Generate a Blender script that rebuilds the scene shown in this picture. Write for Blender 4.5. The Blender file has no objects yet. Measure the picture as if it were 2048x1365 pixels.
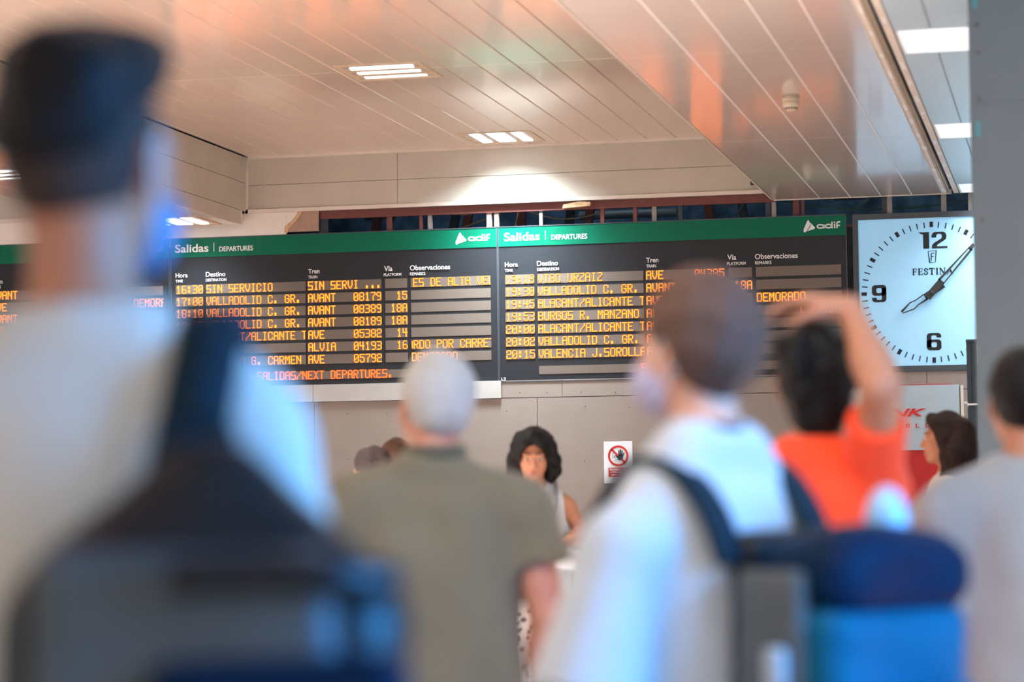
import bpy, math, random
import numpy as np
from mathutils import Vector, Matrix

random.seed(7)
rng = np.random.default_rng(7)
SC = bpy.context.scene
COL = SC.collection
R = math.radians

# ------------------------------------------------------------------ camera, world, light, exposure
CAM_H = 1.38
YAW, PITCH, ROLL = 0.2285255, 0.0604215, 0.0115450


def cam_axes():
    w = np.array([-math.sin(YAW) * math.cos(PITCH), math.cos(YAW) * math.cos(PITCH), math.sin(PITCH)])
    r0 = np.array([math.cos(YAW), math.sin(YAW), 0.0])
    u0 = np.cross(r0, w)
    return math.cos(ROLL) * r0 - math.sin(ROLL) * u0, math.sin(ROLL) * r0 + math.cos(ROLL) * u0, w


cr, cu, cw = cam_axes()
cam = bpy.data.cameras.new('camera')
cam.lens = 85.0
cam.sensor_width = 36.0
cam.clip_start = 0.05
cam.clip_end = 200
cam.dof.use_dof = True
cam.dof.focus_distance = 17.3
cam.dof.aperture_fstop = 2.0
camo = bpy.data.objects.new('camera', cam)
camo.matrix_world = Matrix(((cr[0], cu[0], -cw[0], 0), (cr[1], cu[1], -cw[1], 0), (cr[2], cu[2], -cw[2], CAM_H), (0, 0, 0, 1)))
COL.objects.link(camo)
SC.camera = camo

SC.view_settings.view_transform = 'Standard'
SC.view_settings.look = 'None'
SC.view_settings.gamma = 1.0
SC.view_settings.exposure = 0.0
SC.view_settings.use_curve_mapping = False

world = bpy.data.worlds.new('hall_daylight')
SC.world = world
world.use_nodes = True
bg = world.node_tree.nodes['Background']
bg.inputs[0].default_value = (0.84, 0.95, 1.0, 1)
bg.inputs[1].default_value = 0.92


def area_light(name, loc, target, energy, color, sx, sy, spread=180.0, parent=None):
    l = bpy.data.lights.new(name, 'AREA')
    l.shape = 'RECTANGLE'
    l.size, l.size_y = sx, sy
    l.energy = energy
    l.color = color
    l.spread = R(spread)
    o = bpy.data.objects.new(name, l)
    o.location = loc
    d = Vector(target) - Vector(loc)
    o.rotation_euler = d.to_track_quat('-Z', 'Y').to_euler()
    COL.objects.link(o)
    if parent:
        o.parent = parent
        o.matrix_parent_inverse = parent.matrix_world.inverted()
    return o


# added blue area light on the right, fill for the nearest people; source unseen
area_light('blue_side_fill', (2.3, 2.5, 2.0), (-0.9, 2.9, 1.3), 105, (0.03, 0.36, 1.0), 1.6, 1.6, 100)
# added neutral fill, out of view, aimed at the backs of the crowd
area_light('hall_fill', (-1.6, 2.6, 3.34), (-1.2, 5.6, 1.2), 26, (1.0, 0.97, 0.92), 1.2, 0.6, 95)
area_light('hall_fill', (0.3, 2.9, 3.34), (0.1, 5.6, 1.2), 16, (1.0, 0.97, 0.94), 1.2, 0.6, 80)
# cool area light out of view on the right
area_light('right_cool_light', (2.6, 8.5, 3.0), (-0.6, 12.0, 1.6), 60, (0.75, 0.9, 1.0), 2.0, 2.0)

# added unseen area lights over the hall; the warm floor bounces them upward
for _x in (-9.0, -4.0, 1.5):
    for _y in (-3.5, 6.8, 9.6):
        area_light('hall_fill', (_x, _y, 3.34), (_x, _y, 0), 250, (0.92, 1.0, 1.05), 0.6, 0.6, 96)

# ------------------------------------------------------------------ materials
MATS = {}


def mat(name, color, rough=0.6, metal=0.0, spec=0.5, var=0.06, scale=9.0, bump=0.0, bscale=60.0, coat=0.0, coat_rough=0.1, coat_ior=1.5,
        emit=None, estr=0.0, sheen=0.0, aniso=None):
    if name in MATS:
        return MATS[name]
    m = bpy.data.materials.new(name)
    m.use_nodes = True
    nt = m.node_tree
    b = nt.nodes['Principled BSDF']
    b.inputs['Roughness'].default_value = rough
    b.inputs['Metallic'].default_value = metal
    b.inputs['Specular IOR Level'].default_value = spec
    b.inputs['Coat Weight'].default_value = coat
    b.inputs['Coat Roughness'].default_value = coat_rough
    b.inputs['Coat IOR'].default_value = coat_ior
    b.inputs['Sheen Weight'].default_value = sheen
    tc = nt.nodes.new('ShaderNodeTexCoord')
    if var > 0:
        n = nt.nodes.new('ShaderNodeTexNoise')
        n.inputs['Scale'].default_value = scale
        n.inputs['Detail'].default_value = 4
        nt.links.new(tc.outputs['Object'], n.inputs['Vector'])
        r = nt.nodes.new('ShaderNodeValToRGB')
        lo = [c * (1 - var) for c in color]
        hi = [min(1, c * (1 + var)) for c in color]
        r.color_ramp.elements[0].position = 0.3
        r.color_ramp.elements[1].position = 0.7
        r.color_ramp.elements[0].color = (*lo, 1)
        r.color_ramp.elements[1].color = (*hi, 1)
        nt.links.new(n.outputs['Fac'], r.inputs[0])
        nt.links.new(r.outputs[0], b.inputs['Base Color'])
    else:
        b.inputs['Base Color'].default_value = (*color, 1)
    if bump > 0:
        n2 = nt.nodes.new('ShaderNodeTexNoise')
        n2.inputs['Scale'].default_value = bscale
        n2.inputs['Detail'].default_value = 3
        nt.links.new(tc.outputs['Object'], n2.inputs['Vector'])
        bp = nt.nodes.new('ShaderNodeBump')
        bp.inputs['Strength'].default_value = bump
        bp.inputs['Distance'].default_value = 0.01
        nt.links.new(n2.outputs['Fac'], bp.inputs['Height'])
        nt.links.new(bp.outputs[0], b.inputs['Normal'])
    if emit is not None:
        b.inputs['Emission Color'].default_value = (*emit, 1)
        b.inputs['Emission Strength'].default_value = estr
    MATS[name] = m
    return m


def srgb(r, g, b):
    f = lambda c: (c / 255 / 12.92) if c / 255 <= 0.04045 else ((c / 255 + 0.055) / 1.055) ** 2.4
    return (f(r), f(g), f(b))


M_CEIL = mat('ceiling_gloss_paint', srgb(228, 211, 198), rough=0.4, spec=0.4, var=0.03, scale=2.0, bump=0.02, bscale=3.0, coat=1.0, coat_rough=0.13, coat_ior=2.0)
M_SOFF = mat('soffit_gloss_paint', srgb(212, 199, 192), rough=0.4, spec=0.5, var=0.03, scale=2.0, bump=0.015, bscale=3.0, coat=1.0, coat_rough=0.12, coat_ior=2.1)
M_FASC = mat('fascia_paint', srgb(194, 187, 176), rough=0.55, var=0.05, scale=3.0)
M_TRIM = mat('cream_trim', srgb(222, 212, 202), rough=0.45, var=0.05, scale=6.0)
M_WALL = mat('beige_wall_board', srgb(148, 136, 129), rough=0.6, var=0.04, scale=5.0, bump=0.02, bscale=30.0)
M_PLASTER = mat('white_plaster', srgb(184, 180, 177), rough=0.75, var=0.05, scale=6.0)
M_WHITEWALL = mat('white_wall_plaster', srgb(236, 228, 222), rough=0.75, var=0.04, scale=5)
M_BROWNPAPER = mat('brown_board', srgb(170, 142, 126), rough=0.8, var=0.1, scale=14.0)
M_TORN = mat('torn_edge', srgb(205, 170, 135), rough=0.85, var=0.2, scale=40.0)
M_JOINT = mat('white_joint_strip', srgb(240, 238, 238), rough=0.35, var=0.0)
M_FLOOR = mat('floor_tile', srgb(206, 178, 160), rough=0.3, var=0.08, scale=3.0)
M_COLUMN = mat('grey_panel', srgb(82, 93, 102), rough=0.6, var=0.05, scale=3.0, bump=0.02)
M_DARKSTEEL = mat('dark_grey_steel', srgb(44, 56, 66), rough=0.45, var=0.08)
M_REDSTEEL = mat('red_primer_steel', srgb(112, 62, 58), rough=0.6, var=0.12, scale=20)
M_STUD = mat('galvanised_stud', srgb(150, 146, 142), rough=0.5, metal=0.3, var=0.08)
M_BEIGESTUD = mat('beige_stud', srgb(170, 142, 128), rough=0.6, var=0.08)
M_CAV = mat('cavity_dark', srgb(38, 46, 56), rough=0.9, var=0.4, scale=8)
M_CAVBACK = mat('cavity_block', srgb(84, 104, 122), rough=0.9, var=0.6, scale=7)
M_CABLE = mat('cable_sheath', srgb(150, 130, 100), rough=0.6, var=0.1)
M_GREENCABLE = mat('green_cable', srgb(70, 100, 80), rough=0.6, var=0.1)
M_BOARD = mat('board_charcoal', srgb(42, 44, 49), rough=0.42, spec=0.25, var=0.04, scale=6)
M_GREEN = mat('board_green', srgb(0, 104, 78), rough=0.45, spec=0.2, var=0.03, scale=6)
M_WHITE = mat('white_lettering', srgb(238, 238, 238), rough=0.5, var=0.0)
M_LEDPANEL = mat('led_panel', srgb(112, 100, 92), rough=0.5, var=0.08, scale=120)
M_AMBER = mat('amber_led', (0.3, 0.1, 0.01), rough=0.5, var=0, emit=(1.0, 0.165, 0.004), estr=4.4)
M_REDLED = mat('red_orange_led', (0.3, 0.05, 0.01), rough=0.5, var=0, emit=(1.0, 0.07, 0.004), estr=5.0)
M_CLOCKFRAME = mat('clock_frame', srgb(66, 72, 80), rough=0.4, var=0.05)
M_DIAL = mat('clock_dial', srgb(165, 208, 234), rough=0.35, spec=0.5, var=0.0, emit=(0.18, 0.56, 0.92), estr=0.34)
M_BLACK = mat('black_print', srgb(22, 26, 32), rough=0.5, var=0.0)
M_HAND = mat('clock_hand', srgb(52, 52, 52), rough=0.5, var=0.05)
M_LAMPFRAME = mat('lamp_frame', srgb(196, 178, 152), rough=0.5, var=0.06)
M_LAMPREFL = mat('lamp_reflector', srgb(215, 225, 232), rough=0.3, metal=0.2, var=0.03)
M_TUBE = mat('lamp_tube', (0.9, 0.95, 1), rough=0.4, var=0, emit=(0.9, 0.96, 1.0), estr=5.0)
M_SKYLAMP = mat('light_well_diffuser', (0.9, 0.95, 1), rough=0.4, var=0, emit=(0.88, 0.96, 1.0), estr=1.7)
M_WELL = mat('light_well_white', srgb(236, 240, 244), rough=0.6, var=0)
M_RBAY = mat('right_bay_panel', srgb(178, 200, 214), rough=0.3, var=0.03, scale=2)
M_DETECT = mat('detector_plastic', srgb(205, 190, 168), rough=0.5, var=0.04)
M_PAPER = mat('white_paper', srgb(228, 232, 238), rough=0.6, var=0.02)
M_SIGNRED = mat('sign_red', srgb(205, 38, 36), rough=0.5, var=0.03)
M_SIGNDARK = mat('sign_dark', srgb(28, 38, 50), rough=0.5, var=0)
M_POSTERRED = mat('poster_red', srgb(190, 12, 14), rough=0.4, var=0.05)
M_POSTERWHITE = mat('poster_white', srgb(172, 190, 202), rough=0.5, var=0.02)
M_LOUVRE = mat('dark_louvre', srgb(60, 56, 58), rough=0.6, var=0.05)


def stripes_mat(name, c1, c2, freq, axis=2, duty=0.5):
    m = bpy.data.materials.new(name)
    m.use_nodes = True
    nt = m.node_tree
    b = nt.nodes['Principled BSDF']
    b.inputs['Roughness'].default_value = 0.8
    tc = nt.nodes.new('ShaderNodeTexCoord')
    sx = nt.nodes.new('ShaderNodeSeparateXYZ')
    nt.links.new(tc.outputs['Object'], sx.inputs[0])
    mu = nt.nodes.new('ShaderNodeMath'); mu.operation = 'MULTIPLY'; mu.inputs[1].default_value = freq
    nt.links.new(sx.outputs[axis], mu.inputs[0])
    fr = nt.nodes.new('ShaderNodeMath'); fr.operation = 'FRACT'
    nt.links.new(mu.outputs[0], fr.inputs[0])
    gt = nt.nodes.new('ShaderNodeMath'); gt.operation = 'GREATER_THAN'; gt.inputs[1].default_value = duty
    nt.links.new(fr.outputs[0], gt.inputs[0])
    mx = nt.nodes.new('ShaderNodeMix'); mx.data_type = 'RGBA'
    mx.inputs[6].default_value = (*c1, 1); mx.inputs[7].default_value = (*c2, 1)
    nt.links.new(gt.outputs[0], mx.inputs[0])
    nt.links.new(mx.outputs[2], b.inputs['Base Color'])
    return m


def floral_mat(name, c1, c2, scale):
    m = bpy.data.materials.new(name)
    m.use_nodes = True
    nt = m.node_tree
    b = nt.nodes['Principled BSDF']
    b.inputs['Roughness'].default_value = 0.85
    tc = nt.nodes.new('ShaderNodeTexCoord')
    v = nt.nodes.new('ShaderNodeTexVoronoi')
    v.inputs['Scale'].default_value = scale
    nt.links.new(tc.outputs['Object'], v.inputs['Vector'])
    r = nt.nodes.new('ShaderNodeValToRGB')
    r.color_ramp.interpolation = 'CONSTANT'
    r.color_ramp.elements[0].color = (*c1, 1)
    r.color_ramp.elements[1].color = (*c2, 1)
    r.color_ramp.elements[1].position = 0.42
    nt.links.new(v.outputs['Distance'], r.inputs[0])
    nt.links.new(r.outputs[0], b.inputs['Base Color'])
    return m


# ------------------------------------------------------------------ mesh helpers
class MB:
    def __init__(self):
        self.v, self.f = [], []

    def add(self, vs, fs):
        o = len(self.v)
        self.v += [tuple(p) for p in vs]
        self.f += [tuple(i + o for i in f) for f in fs]
        return self

    def box(self, x0, x1, y0, y1, z0, z1):
        return self.add([(x0, y0, z0), (x1, y0, z0), (x1, y1, z0), (x0, y1, z0), (x0, y0, z1), (x1, y0, z1), (x1, y1, z1), (x0, y1, z1)],
                        [(3, 2, 1, 0), (4, 5, 6, 7), (0, 1, 5, 4), (1, 2, 6, 5), (2, 3, 7, 6), (3, 0, 4, 7)])

    def prism(self, pts, y0, y1):
        """polygon pts (x, z) listed counter-clockwise as seen from the -y side, extruded from y0 to y1"""
        n = len(pts)
        vs = [(p[0], y0, p[1]) for p in pts] + [(p[0], y1, p[1]) for p in pts]
        return self.add(vs, [tuple(range(n)), tuple(range(2 * n - 1, n - 1, -1))] + [(i, i + n, (i + 1) % n + n, (i + 1) % n) for i in range(n)])

    def tube(self, pts, r, seg=8, cap=True):
        pts = [Vector(p) for p in pts]
        rs = r if isinstance(r, (list, tuple)) else [r] * len(pts)
        vs = []
        up = Vector((0, 0, 1))
        for i, p in enumerate(pts):
            d = (pts[min(i + 1, len(pts) - 1)] - pts[max(i - 1, 0)]).normalized()
            a = d.cross(up)
            if a.length < 1e-3:
                a = d.cross(Vector((1, 0, 0)))
            a.normalize()
            b = a.cross(d)
            for k in range(seg):
                t = 2 * math.pi * k / seg
                vs.append(p + a * math.cos(t) * rs[i] + b * math.sin(t) * rs[i])
        fs = []
        for i in range(len(pts) - 1):
            for k in range(seg):
                fs.append((i * seg + k, i * seg + (k + 1) % seg, (i + 1) * seg + (k + 1) % seg, (i + 1) * seg + k))
        if cap:
            fs.append(tuple(range(seg - 1, -1, -1)))
            fs.append(tuple((len(pts) - 1) * seg + k for k in range(seg)))
        return self.add(vs, fs)

    def lathe(self, prof, cx, cy, seg=24):
        vs, fs = [], []
        for r, z in prof:
            for k in range(seg):
                t = 2 * math.pi * k / seg
                vs.append((cx + r * math.cos(t), cy + r * math.sin(t), z))
        for i in range(len(prof) - 1):
            for k in range(seg):
                fs.append((i * seg + k, i * seg + (k + 1) % seg, (i + 1) * seg + (k + 1) % seg, (i + 1) * seg + k))
        fs.append(tuple(range(seg - 1, -1, -1)))
        fs.append(tuple((len(prof) - 1) * seg + k for k in range(seg)))
        return self.add(vs, fs)

    def stroke(self, pts, w, y0, y1, closed=False):
        """flat stroke of width w along (x, z) points, y0 front to y1 back"""
        P = [Vector((p[0], p[1])) for p in pts]
        n = len(P)
        L, Rr = [], []
        for i in range(n):
            if closed:
                a, b = P[(i - 1) % n], P[(i + 1) % n]
            else:
                a, b = P[max(i - 1, 0)], P[min(i + 1, n - 1)]
            d = (b - a)
            d.normalize()
            nn = Vector((-d.y, d.x))
            sc = 1.0
            if 0 < i < n - 1 or closed:
                d1 = (P[i] - P[(i - 1) % n]).normalized()
                c = max(0.45, abs(d1.dot(d)))
                sc = 1 / c
            L.append(P[i] + nn * w / 2 * sc)
            Rr.append(P[i] - nn * w / 2 * sc)
        vs, fs = [], []
        for y in (y0, y1):
            vs += [(p.x, y, p.y) for p in L] + [(p.x, y, p.y) for p in Rr]
        m = n if closed else n - 1
        for i in range(m):
            j = (i + 1) % n
            fs += [(i, n + i, n + j, j), (2 * n + i, 2 * n + j, 3 * n + j, 3 * n + i), (i, j, 2 * n + j, 2 * n + i), (n + i, 3 * n + i, 3 * n + j, n + j)]
        if not closed:
            fs += [(0, 2 * n, 3 * n, n), (n - 1, 2 * n - 1, 4 * n - 1, 3 * n - 1)]
        return self.add(vs, fs)


def obj(name, mb, m, parent=None, smooth=False):
    me = bpy.data.meshes.new(name)
    if isinstance(mb, MB):
        me.from_pydata(mb.v, [], mb.f)
    else:
        me.from_pydata(mb[0], [], mb[1])
    me.update()
    if smooth:
        me.polygons.foreach_set('use_smooth', [True] * len(me.polygons))
    me.materials.append(m)
    o = bpy.data.objects.new(name, me)
    COL.objects.link(o)
    if parent:
        o.parent = parent
    return o


def tag(o, label, cat, group=None, kind=None):
    o['label'] = label
    o['category'] = cat
    if group:
        o['group'] = group
    if kind:
        o['kind'] = kind
    return o


def thing(name, label, cat, loc=(0, 0, 0), rz=0.0, group=None):
    o = bpy.data.objects.new(name, None)
    o.empty_display_size = 0.1
    COL.objects.link(o)
    o.location = loc
    o.rotation_euler = (0, 0, rz)
    return tag(o, label, cat, group)


def struct(name, mb, m, smooth=False):
    o = obj(name, mb, m, None, smooth)
    o['kind'] = 'structure'
    return o


def text_geo(body, x0, z0, w, h, y, depth=0.002, bold=0.0, shear=0.0):
    """text scaled so that its ink box is [x0, x0+w] x [z0, z0+h]; front face at y, facing -y"""
    c = bpy.data.curves.new('t', 'FONT')
    c.body = body
    c.size = 1.0
    c.offset = bold
    c.shear = shear
    c.resolution_u = 4
    o = bpy.data.objects.new('t', c)
    COL.objects.link(o)
    dg = bpy.context.evaluated_depsgraph_get()
    ev = o.evaluated_get(dg)
    me = ev.to_mesh()
    V = np.array([v.co[:] for v in me.vertices])
    F = [tuple(p.vertices) for p in me.polygons]
    ev.to_mesh_clear()
    bpy.data.objects.remove(o)
    bpy.data.curves.remove(c)
    mn, mx = V.min(0), V.max(0)
    X = x0 + (V[:, 0] - mn[0]) / (mx[0] - mn[0]) * w
    Z = z0 + (V[:, 1] - mn[1]) / (mx[1] - mn[1]) * h
    # extrude: front faces + boundary walls
    from collections import Counter
    n = len(X)
    vs = [(X[i], y, Z[i]) for i in range(n)] + [(X[i], y + depth, Z[i]) for i in range(n)]
    ec = Counter()
    for f in F:
        for a, b in zip(f, f[1:] + f[:1]):
            ec[(a, b)] += 1
    fs = list(F)
    for (a, b) in ec:
        if (b, a) not in ec:
            fs.append((b, a, a + n, b + n))
    return vs, fs


# ------------------------------------------------------------------ the hall
ZC, ZS, ZB, YW = 3.863, 3.385, 3.345, 17.0
YBACK = -5.0


def planks(x0, x1, seams, z, ybreaks, th=0.03, ch=0.005, gap=0.0012):
    mb = MB()
    xs = [x0] + [s for s in sorted(seams) if x0 + 0.01 < s < x1 - 0.01] + [x1]
    for a, b in zip(xs, xs[1:]):
        for c, d in zip(ybreaks, ybreaks[1:]):
            A, B, C, D = a + gap, b - gap, c + gap, d - gap
            e = ch
            vs = [(A + e, C + e * .4, z), (B - e, C + e * .4, z), (B - e, D - e * .4, z), (A + e, D - e * .4, z),
                  (A, C, z + e), (B, C, z + e), (B, D, z + e), (A, D, z + e), (A, C, z + th), (B, C, z + th), (B, D, z + th), (A, D, z + th)]
            fs = [(3, 2, 1, 0)]
            for i in range(4):
                j = (i + 1) % 4
                fs += [(i, j, 4 + j, 4 + i), (4 + i, 4 + j, 8 + j, 8 + i)]
            fs.append((8, 9, 10, 11))
            mb.add(vs, fs)
    return mb


seams_main = [-2.731 - 0.2135 * k for k in range(-4, 17)]
ymain = [YBACK, -2.3, 1.7, 5.7, 9.7, 13.7, YW]
struct('floor', MB().box(-14, 8, YBACK, 17.1, -0.1, 0), M_FLOOR)
struct('ceiling', planks(-5.97, -2.04, seams_main, ZC, ymain), M_CEIL)
struct('ceiling_left_bay', planks(-14, -6.896, [-6.99 - 0.2135 * k for k in range(34)], ZC, ymain), M_CEIL)
slab = MB().box(-14, 8, YBACK, 19.2, 4.25, 4.4)
struct('ceiling_slab', slab, M_CAV)
# left dropped beam: side boards, underside
bm = MB()
for z0, z1 in ((3.662, ZC - 0.008), (3.452, 3.658), (ZB, 3.448)):
    y1 = YW if z0 > 3.4 else 16.875
    for yy0, yy1 in zip(ymain, ymain[1:]):
        bm.box(-5.985, -5.97, yy0 + 0.001, min(yy1, y1) - 0.001, z0, z1)
        bm.box(-6.896, -6.881, yy0 + 0.001, min(yy1, y1) - 0.001, z0, z1)
struct('trim_beam_side', bm, M_FASC)
struct('ceiling_beam_underside', planks(-6.88, -5.986, [-6.67, -6.455, -6.24], ZB, [YBACK, 1.7, 5.7, 9.7, 13.7, 16.875]), M_CEIL)
struct('trim_beam_end', MB().box(-6.896, -5.97, 16.876, 16.886, ZB - 0.004, 3.447).box(-5.978, -5.966, 16.868, 16.888, ZB, 3.447), M_TRIM)
# right soffit
ss = [-1.711, -1.499, -1.285, -1.072]
ysof = [YBACK, -0.6, 2.3, 5.2, 8.15, 11.07, 13.98, YW - 0.02]
struct('ceiling_soffit', planks(-2.04, -0.862, ss, ZS, ysof, ch=0.003), M_SOFF)
js = MB()
for s in ss:
    js.box(s - 0.0035, s + 0.0035, YBACK, YW - 0.02, ZS - 0.0025, ZS + 0.001)
struct('trim_soffit_joints', js, M_JOINT)
struct('trim_soffit_side', MB().box(-2.055, -2.041, YBACK, YW - 0.02, ZS, ZC).box(-0.866, -0.852, YBACK, YW - 0.02, ZS - 0.003, ZS + 0.22), M_FASC)
struct('trim_soffit_end', MB().box(-2.04, -0.80, YW - 0.02, YW - 0.008, ZS - 0.004, ZS + 0.03), M_TRIM)
# slot along the soffit's right edge: flange, brown lining, dark gap, white rail
struct('trim_slot_flange', MB().box(-0.852, -0.832, YBACK, YW - 0.05, ZS - 0.004, ZS + 0.004), M_TRIM)
struct('trim_slot_lining', MB().box(-0.832, -0.822, YBACK, YW - 0.05, ZS + 0.004, ZS + 0.045), M_LAMPFRAME)
struct('trim_slot_strip', MB().box(-0.822, -0.814, YBACK, YW - 0.05, ZS + 0.022, ZS + 0.045), M_TRIM)
struct('trim_slot_shadow_box', MB().box(-0.832, -0.822, YBACK, YW - 0.05, ZS + 0.046, ZS + 0.5).box(-0.832, -0.75, YBACK, YW - 0.05, ZS + 0.5, ZS + 0.51), M_SIGNDARK)  # near-black faces put the shade inside the slot into the colour
struct('trim_slot_rail', MB().box(-0.782, -0.748, YBACK, YW - 0.05, ZS - 0.003, ZS + 0.05), M_TRIM)
# bits of old white tape left on the slot edges
for i in range(26):
    y = 9.9 + i * 0.27 + random.uniform(-.05, .05)
    if i % 5 == 4:
        continue
    l = random.uniform(0.08, 0.22)
    side = -0.842 if i % 2 else -0.764
    w = random.uniform(0.008, 0.014)
    o = obj('tape_strip', MB().prism([(side - w, 0), (side + w, 0), (side + w, 0.0012), (side - w, 0.0012)], y, y + l), M_JOINT)
    o.location.z = ZS - 0.0055
    tag(o, 'torn bit of old white tape along the edge of the dark ceiling slot', 'tape', 'tape bits along the ceiling slot')
# right bay ceiling with light wells
rb = MB()
wells = [(10.75, 11.35), (13.65, 14.24), (16.46, 16.97)]
wy = [YBACK, 7.85, 8.45] + [v for w in wells for v in w] + [YW]
rp = [-0.746, -0.58, -0.368, -0.155, 0.06, 0.272, 0.485]
segs = [(YBACK, 7.85), (8.45, 10.75), (11.35, 13.65), (14.24, 16.46), (16.97, YW)]
mbs = MB()
for a, b in segs:
    p = planks(-0.746, 8.0, rp, ZS, [a, b], ch=0.003)
    mbs.add(p.v, p.f)
for a, b in [(7.85, 8.45)] + wells:
    p = planks(0.486, 8.0, [], ZS, [a, b], ch=0.003)
    mbs.add(p.v, p.f)
struct('ceiling_right_bay', mbs, M_RBAY)
for i, (a, b) in enumerate([(7.85, 8.45)] + wells):
    t = thing('recessed_light_box', ['white recessed light box in the right ceiling, out of view above', 'white recessed light box in the right ceiling, nearest and largest of the three',
                                     'white recessed light box in the right ceiling, middle of the three', 'white recessed light box in the right ceiling, farthest, against the back wall'][i], 'ceiling light', (-0.13, (a + b) / 2, ZS), 0)
    hx, hy = 0.61, (b - a) / 2
    well = MB().box(-hx, hx, hy - 0.012, hy, 0.0, 0.13).box(-hx, hx, -hy, -hy + 0.012, 0.0, 0.13).box(-hx, -hx + 0.012, -hy, hy, 0.0, 0.13).box(hx - 0.012, hx, -hy, hy, 0, 0.13)
    obj('housing', well, M_WELL, t)
    obj('diffuser', MB().box(-hx, hx, -hy, hy, 0.13, 0.14), M_SKYLAMP, t)
    l = bpy.data.lights.new('well_light', 'AREA')
    l.shape = 'RECTANGLE'
    l.size, l.size_y, l.energy, l.color, l.spread = 1.1, 0.42, (10, 10, 14, 34)[i], (0.85, 0.96, 1.0), R(125)
    lo = bpy.data.objects.new('well_light', l)
    COL.objects.link(lo)
    lo.parent = t
    lo.location = (0, 0, -0.004)
# back wall: boards below the displays
bw = MB()
pan = [-14, -9.7, -8.45, -7.2, -6.29, -5.453, -3.773, -2.5, -1.25, 0.0, 1.25, 2.5, 8.0]
for a, b in zip(pan, pan[1:]):
    bw.box(a + 0.002, b - 0.002, 17.0, 17.03, 0.0, 2.021)
struct('wall_back', bw, M_WALL)
struct('wall_back_core', MB().box(-14, 8, 17.032, 17.07, 0, 3.18), M_CAV)
cap = MB().box(-14, -5.46, 16.985, 17.03, 2.024, 2.15).box(-5.456, -4.036, 16.985, 17.03, 2.024, 2.15)
struct('trim_cap_strip', cap, M_PLASTER)
cap2 = MB()
for a, b in ((-4.032, -3.589), (-3.586, -2.6), (-2.597, -1.0), (-0.997, 8.0)):
    cap2.box(a, b, 17.0, 17.03, 2.026, 2.15)
struct('trim_upper_boards', cap2, M_WALL)
# tiny black screws in the wall boards
for i, (x, z) in enumerate([(-5.2, 1.93), (-4.9, 1.925), (-4.0, 1.93), (-3.42, 1.95), (-3.1, 1.94), (-3.43, 1.56), (-3.9, 2.06), (-3.7, 2.055), (-3.45, 2.055), (-3.2, 2.05), (-2.8, 1.94), (-5.6, 1.55), (-5.2, 1.6), (-3.9, 1.6)]):
    tag(obj('screw', MB().box(x - 0.003, x + 0.003, 16.998, 17.0, z - 0.003, z + 0.003), M_BLACK), 'tiny dark screw head in the beige wall boards', 'screw', 'screws in the beige wall')
# fascia above the displays
fa = MB()
for x0, x1 in ((-5.957, -4.806), (-4.803, -2.05)):
    for z0, z1 in ((3.465, 3.644), (3.647, 3.842)):
        fa.box(x0, x1, 17.0, 17.02, z0, z1)
for x0, x1 in ((-14, -6.9),):
    for z0, z1 in ((3.465, 3.644), (3.647, 3.842)):
        fa.box(x0, x1, 17.0, 17.02, z0, z1)
struct('wall_fascia', fa, M_FASC)
ft = MB()
for x0, x1 in ((-5.966, -4.13), (-4.128, -2.05), (-14, -6.9)):
    ft.box(x0, x1, 16.985, 17.02, 3.842, ZC)
for x0, x1 in ((-5.98, -2.05), (-14, -6.4)):
    ft.box(x0, x1, 16.985, 17.02, 3.438, 3.465)
ft.box(-5.985, -5.957, 16.985, 17.02, 3.438, ZC)
struct('trim_fascia_frame', ft, M_TRIM)
struct('wall_left_plaster', MB().box(-14, -5.66, 17.0, 17.03, 3.2, 3.437).prism([(-5.66, 3.2), (-5.66, 3.30), (-5.60, 3.36), (-5.57, 3.437), (-5.662, 3.437)][::-1], 17.0, 17.03), M_WHITEWALL)
tp = [(-5.672, 3.285), (-5.668, 3.33), (-5.64, 3.345), (-5.60, 3.375), (-5.575, 3.40), (-5.56, 3.437), (-5.535, 3.437), (-5.56, 3.395), (-5.60, 3.355), (-5.635, 3.335), (-5.648, 3.285)]
tag(obj('torn_board', MB().prism([(-5.655, 3.288), (-5.414, 3.288), (-5.412, 3.437), (-5.545, 3.437), (-5.60, 3.375), (-5.655, 3.33)], 17.004, 17.02), M_BROWNPAPER), 'brown torn wallboard corner above the left display, beside the dark opening', 'wallboard')
struct('trim_torn_edge', MB().stroke([(-5.664, 3.282), (-5.66, 3.325), (-5.63, 3.345), (-5.595, 3.375), (-5.565, 3.41), (-5.545, 3.437)], 0.026, 16.996, 17.003), M_TORN)
# dark cavity behind the opening
struct('wall_cavity', MB().box(-14, 8, 18.9, 18.95, 2.0, 4.25).box(-14, 8, 17.07, 18.9, 2.9, 2.95), M_CAVBACK)
# steel frame in the opening
t = thing('support_framework', 'red-brown steel frame with studs and braces in the dark opening above the displays', 'frame', (-3.7, 17.05, 3.2))
ox, oy, oz = -3.7, 17.05, 3.2


def part_at(name, mb, m, o, smooth=False):
    mb.v = [(a - o.location.x, b - o.location.y, c - o.location.z) for a, b, c in mb.v]
    return obj(name, mb, m, o, smooth)


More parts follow.
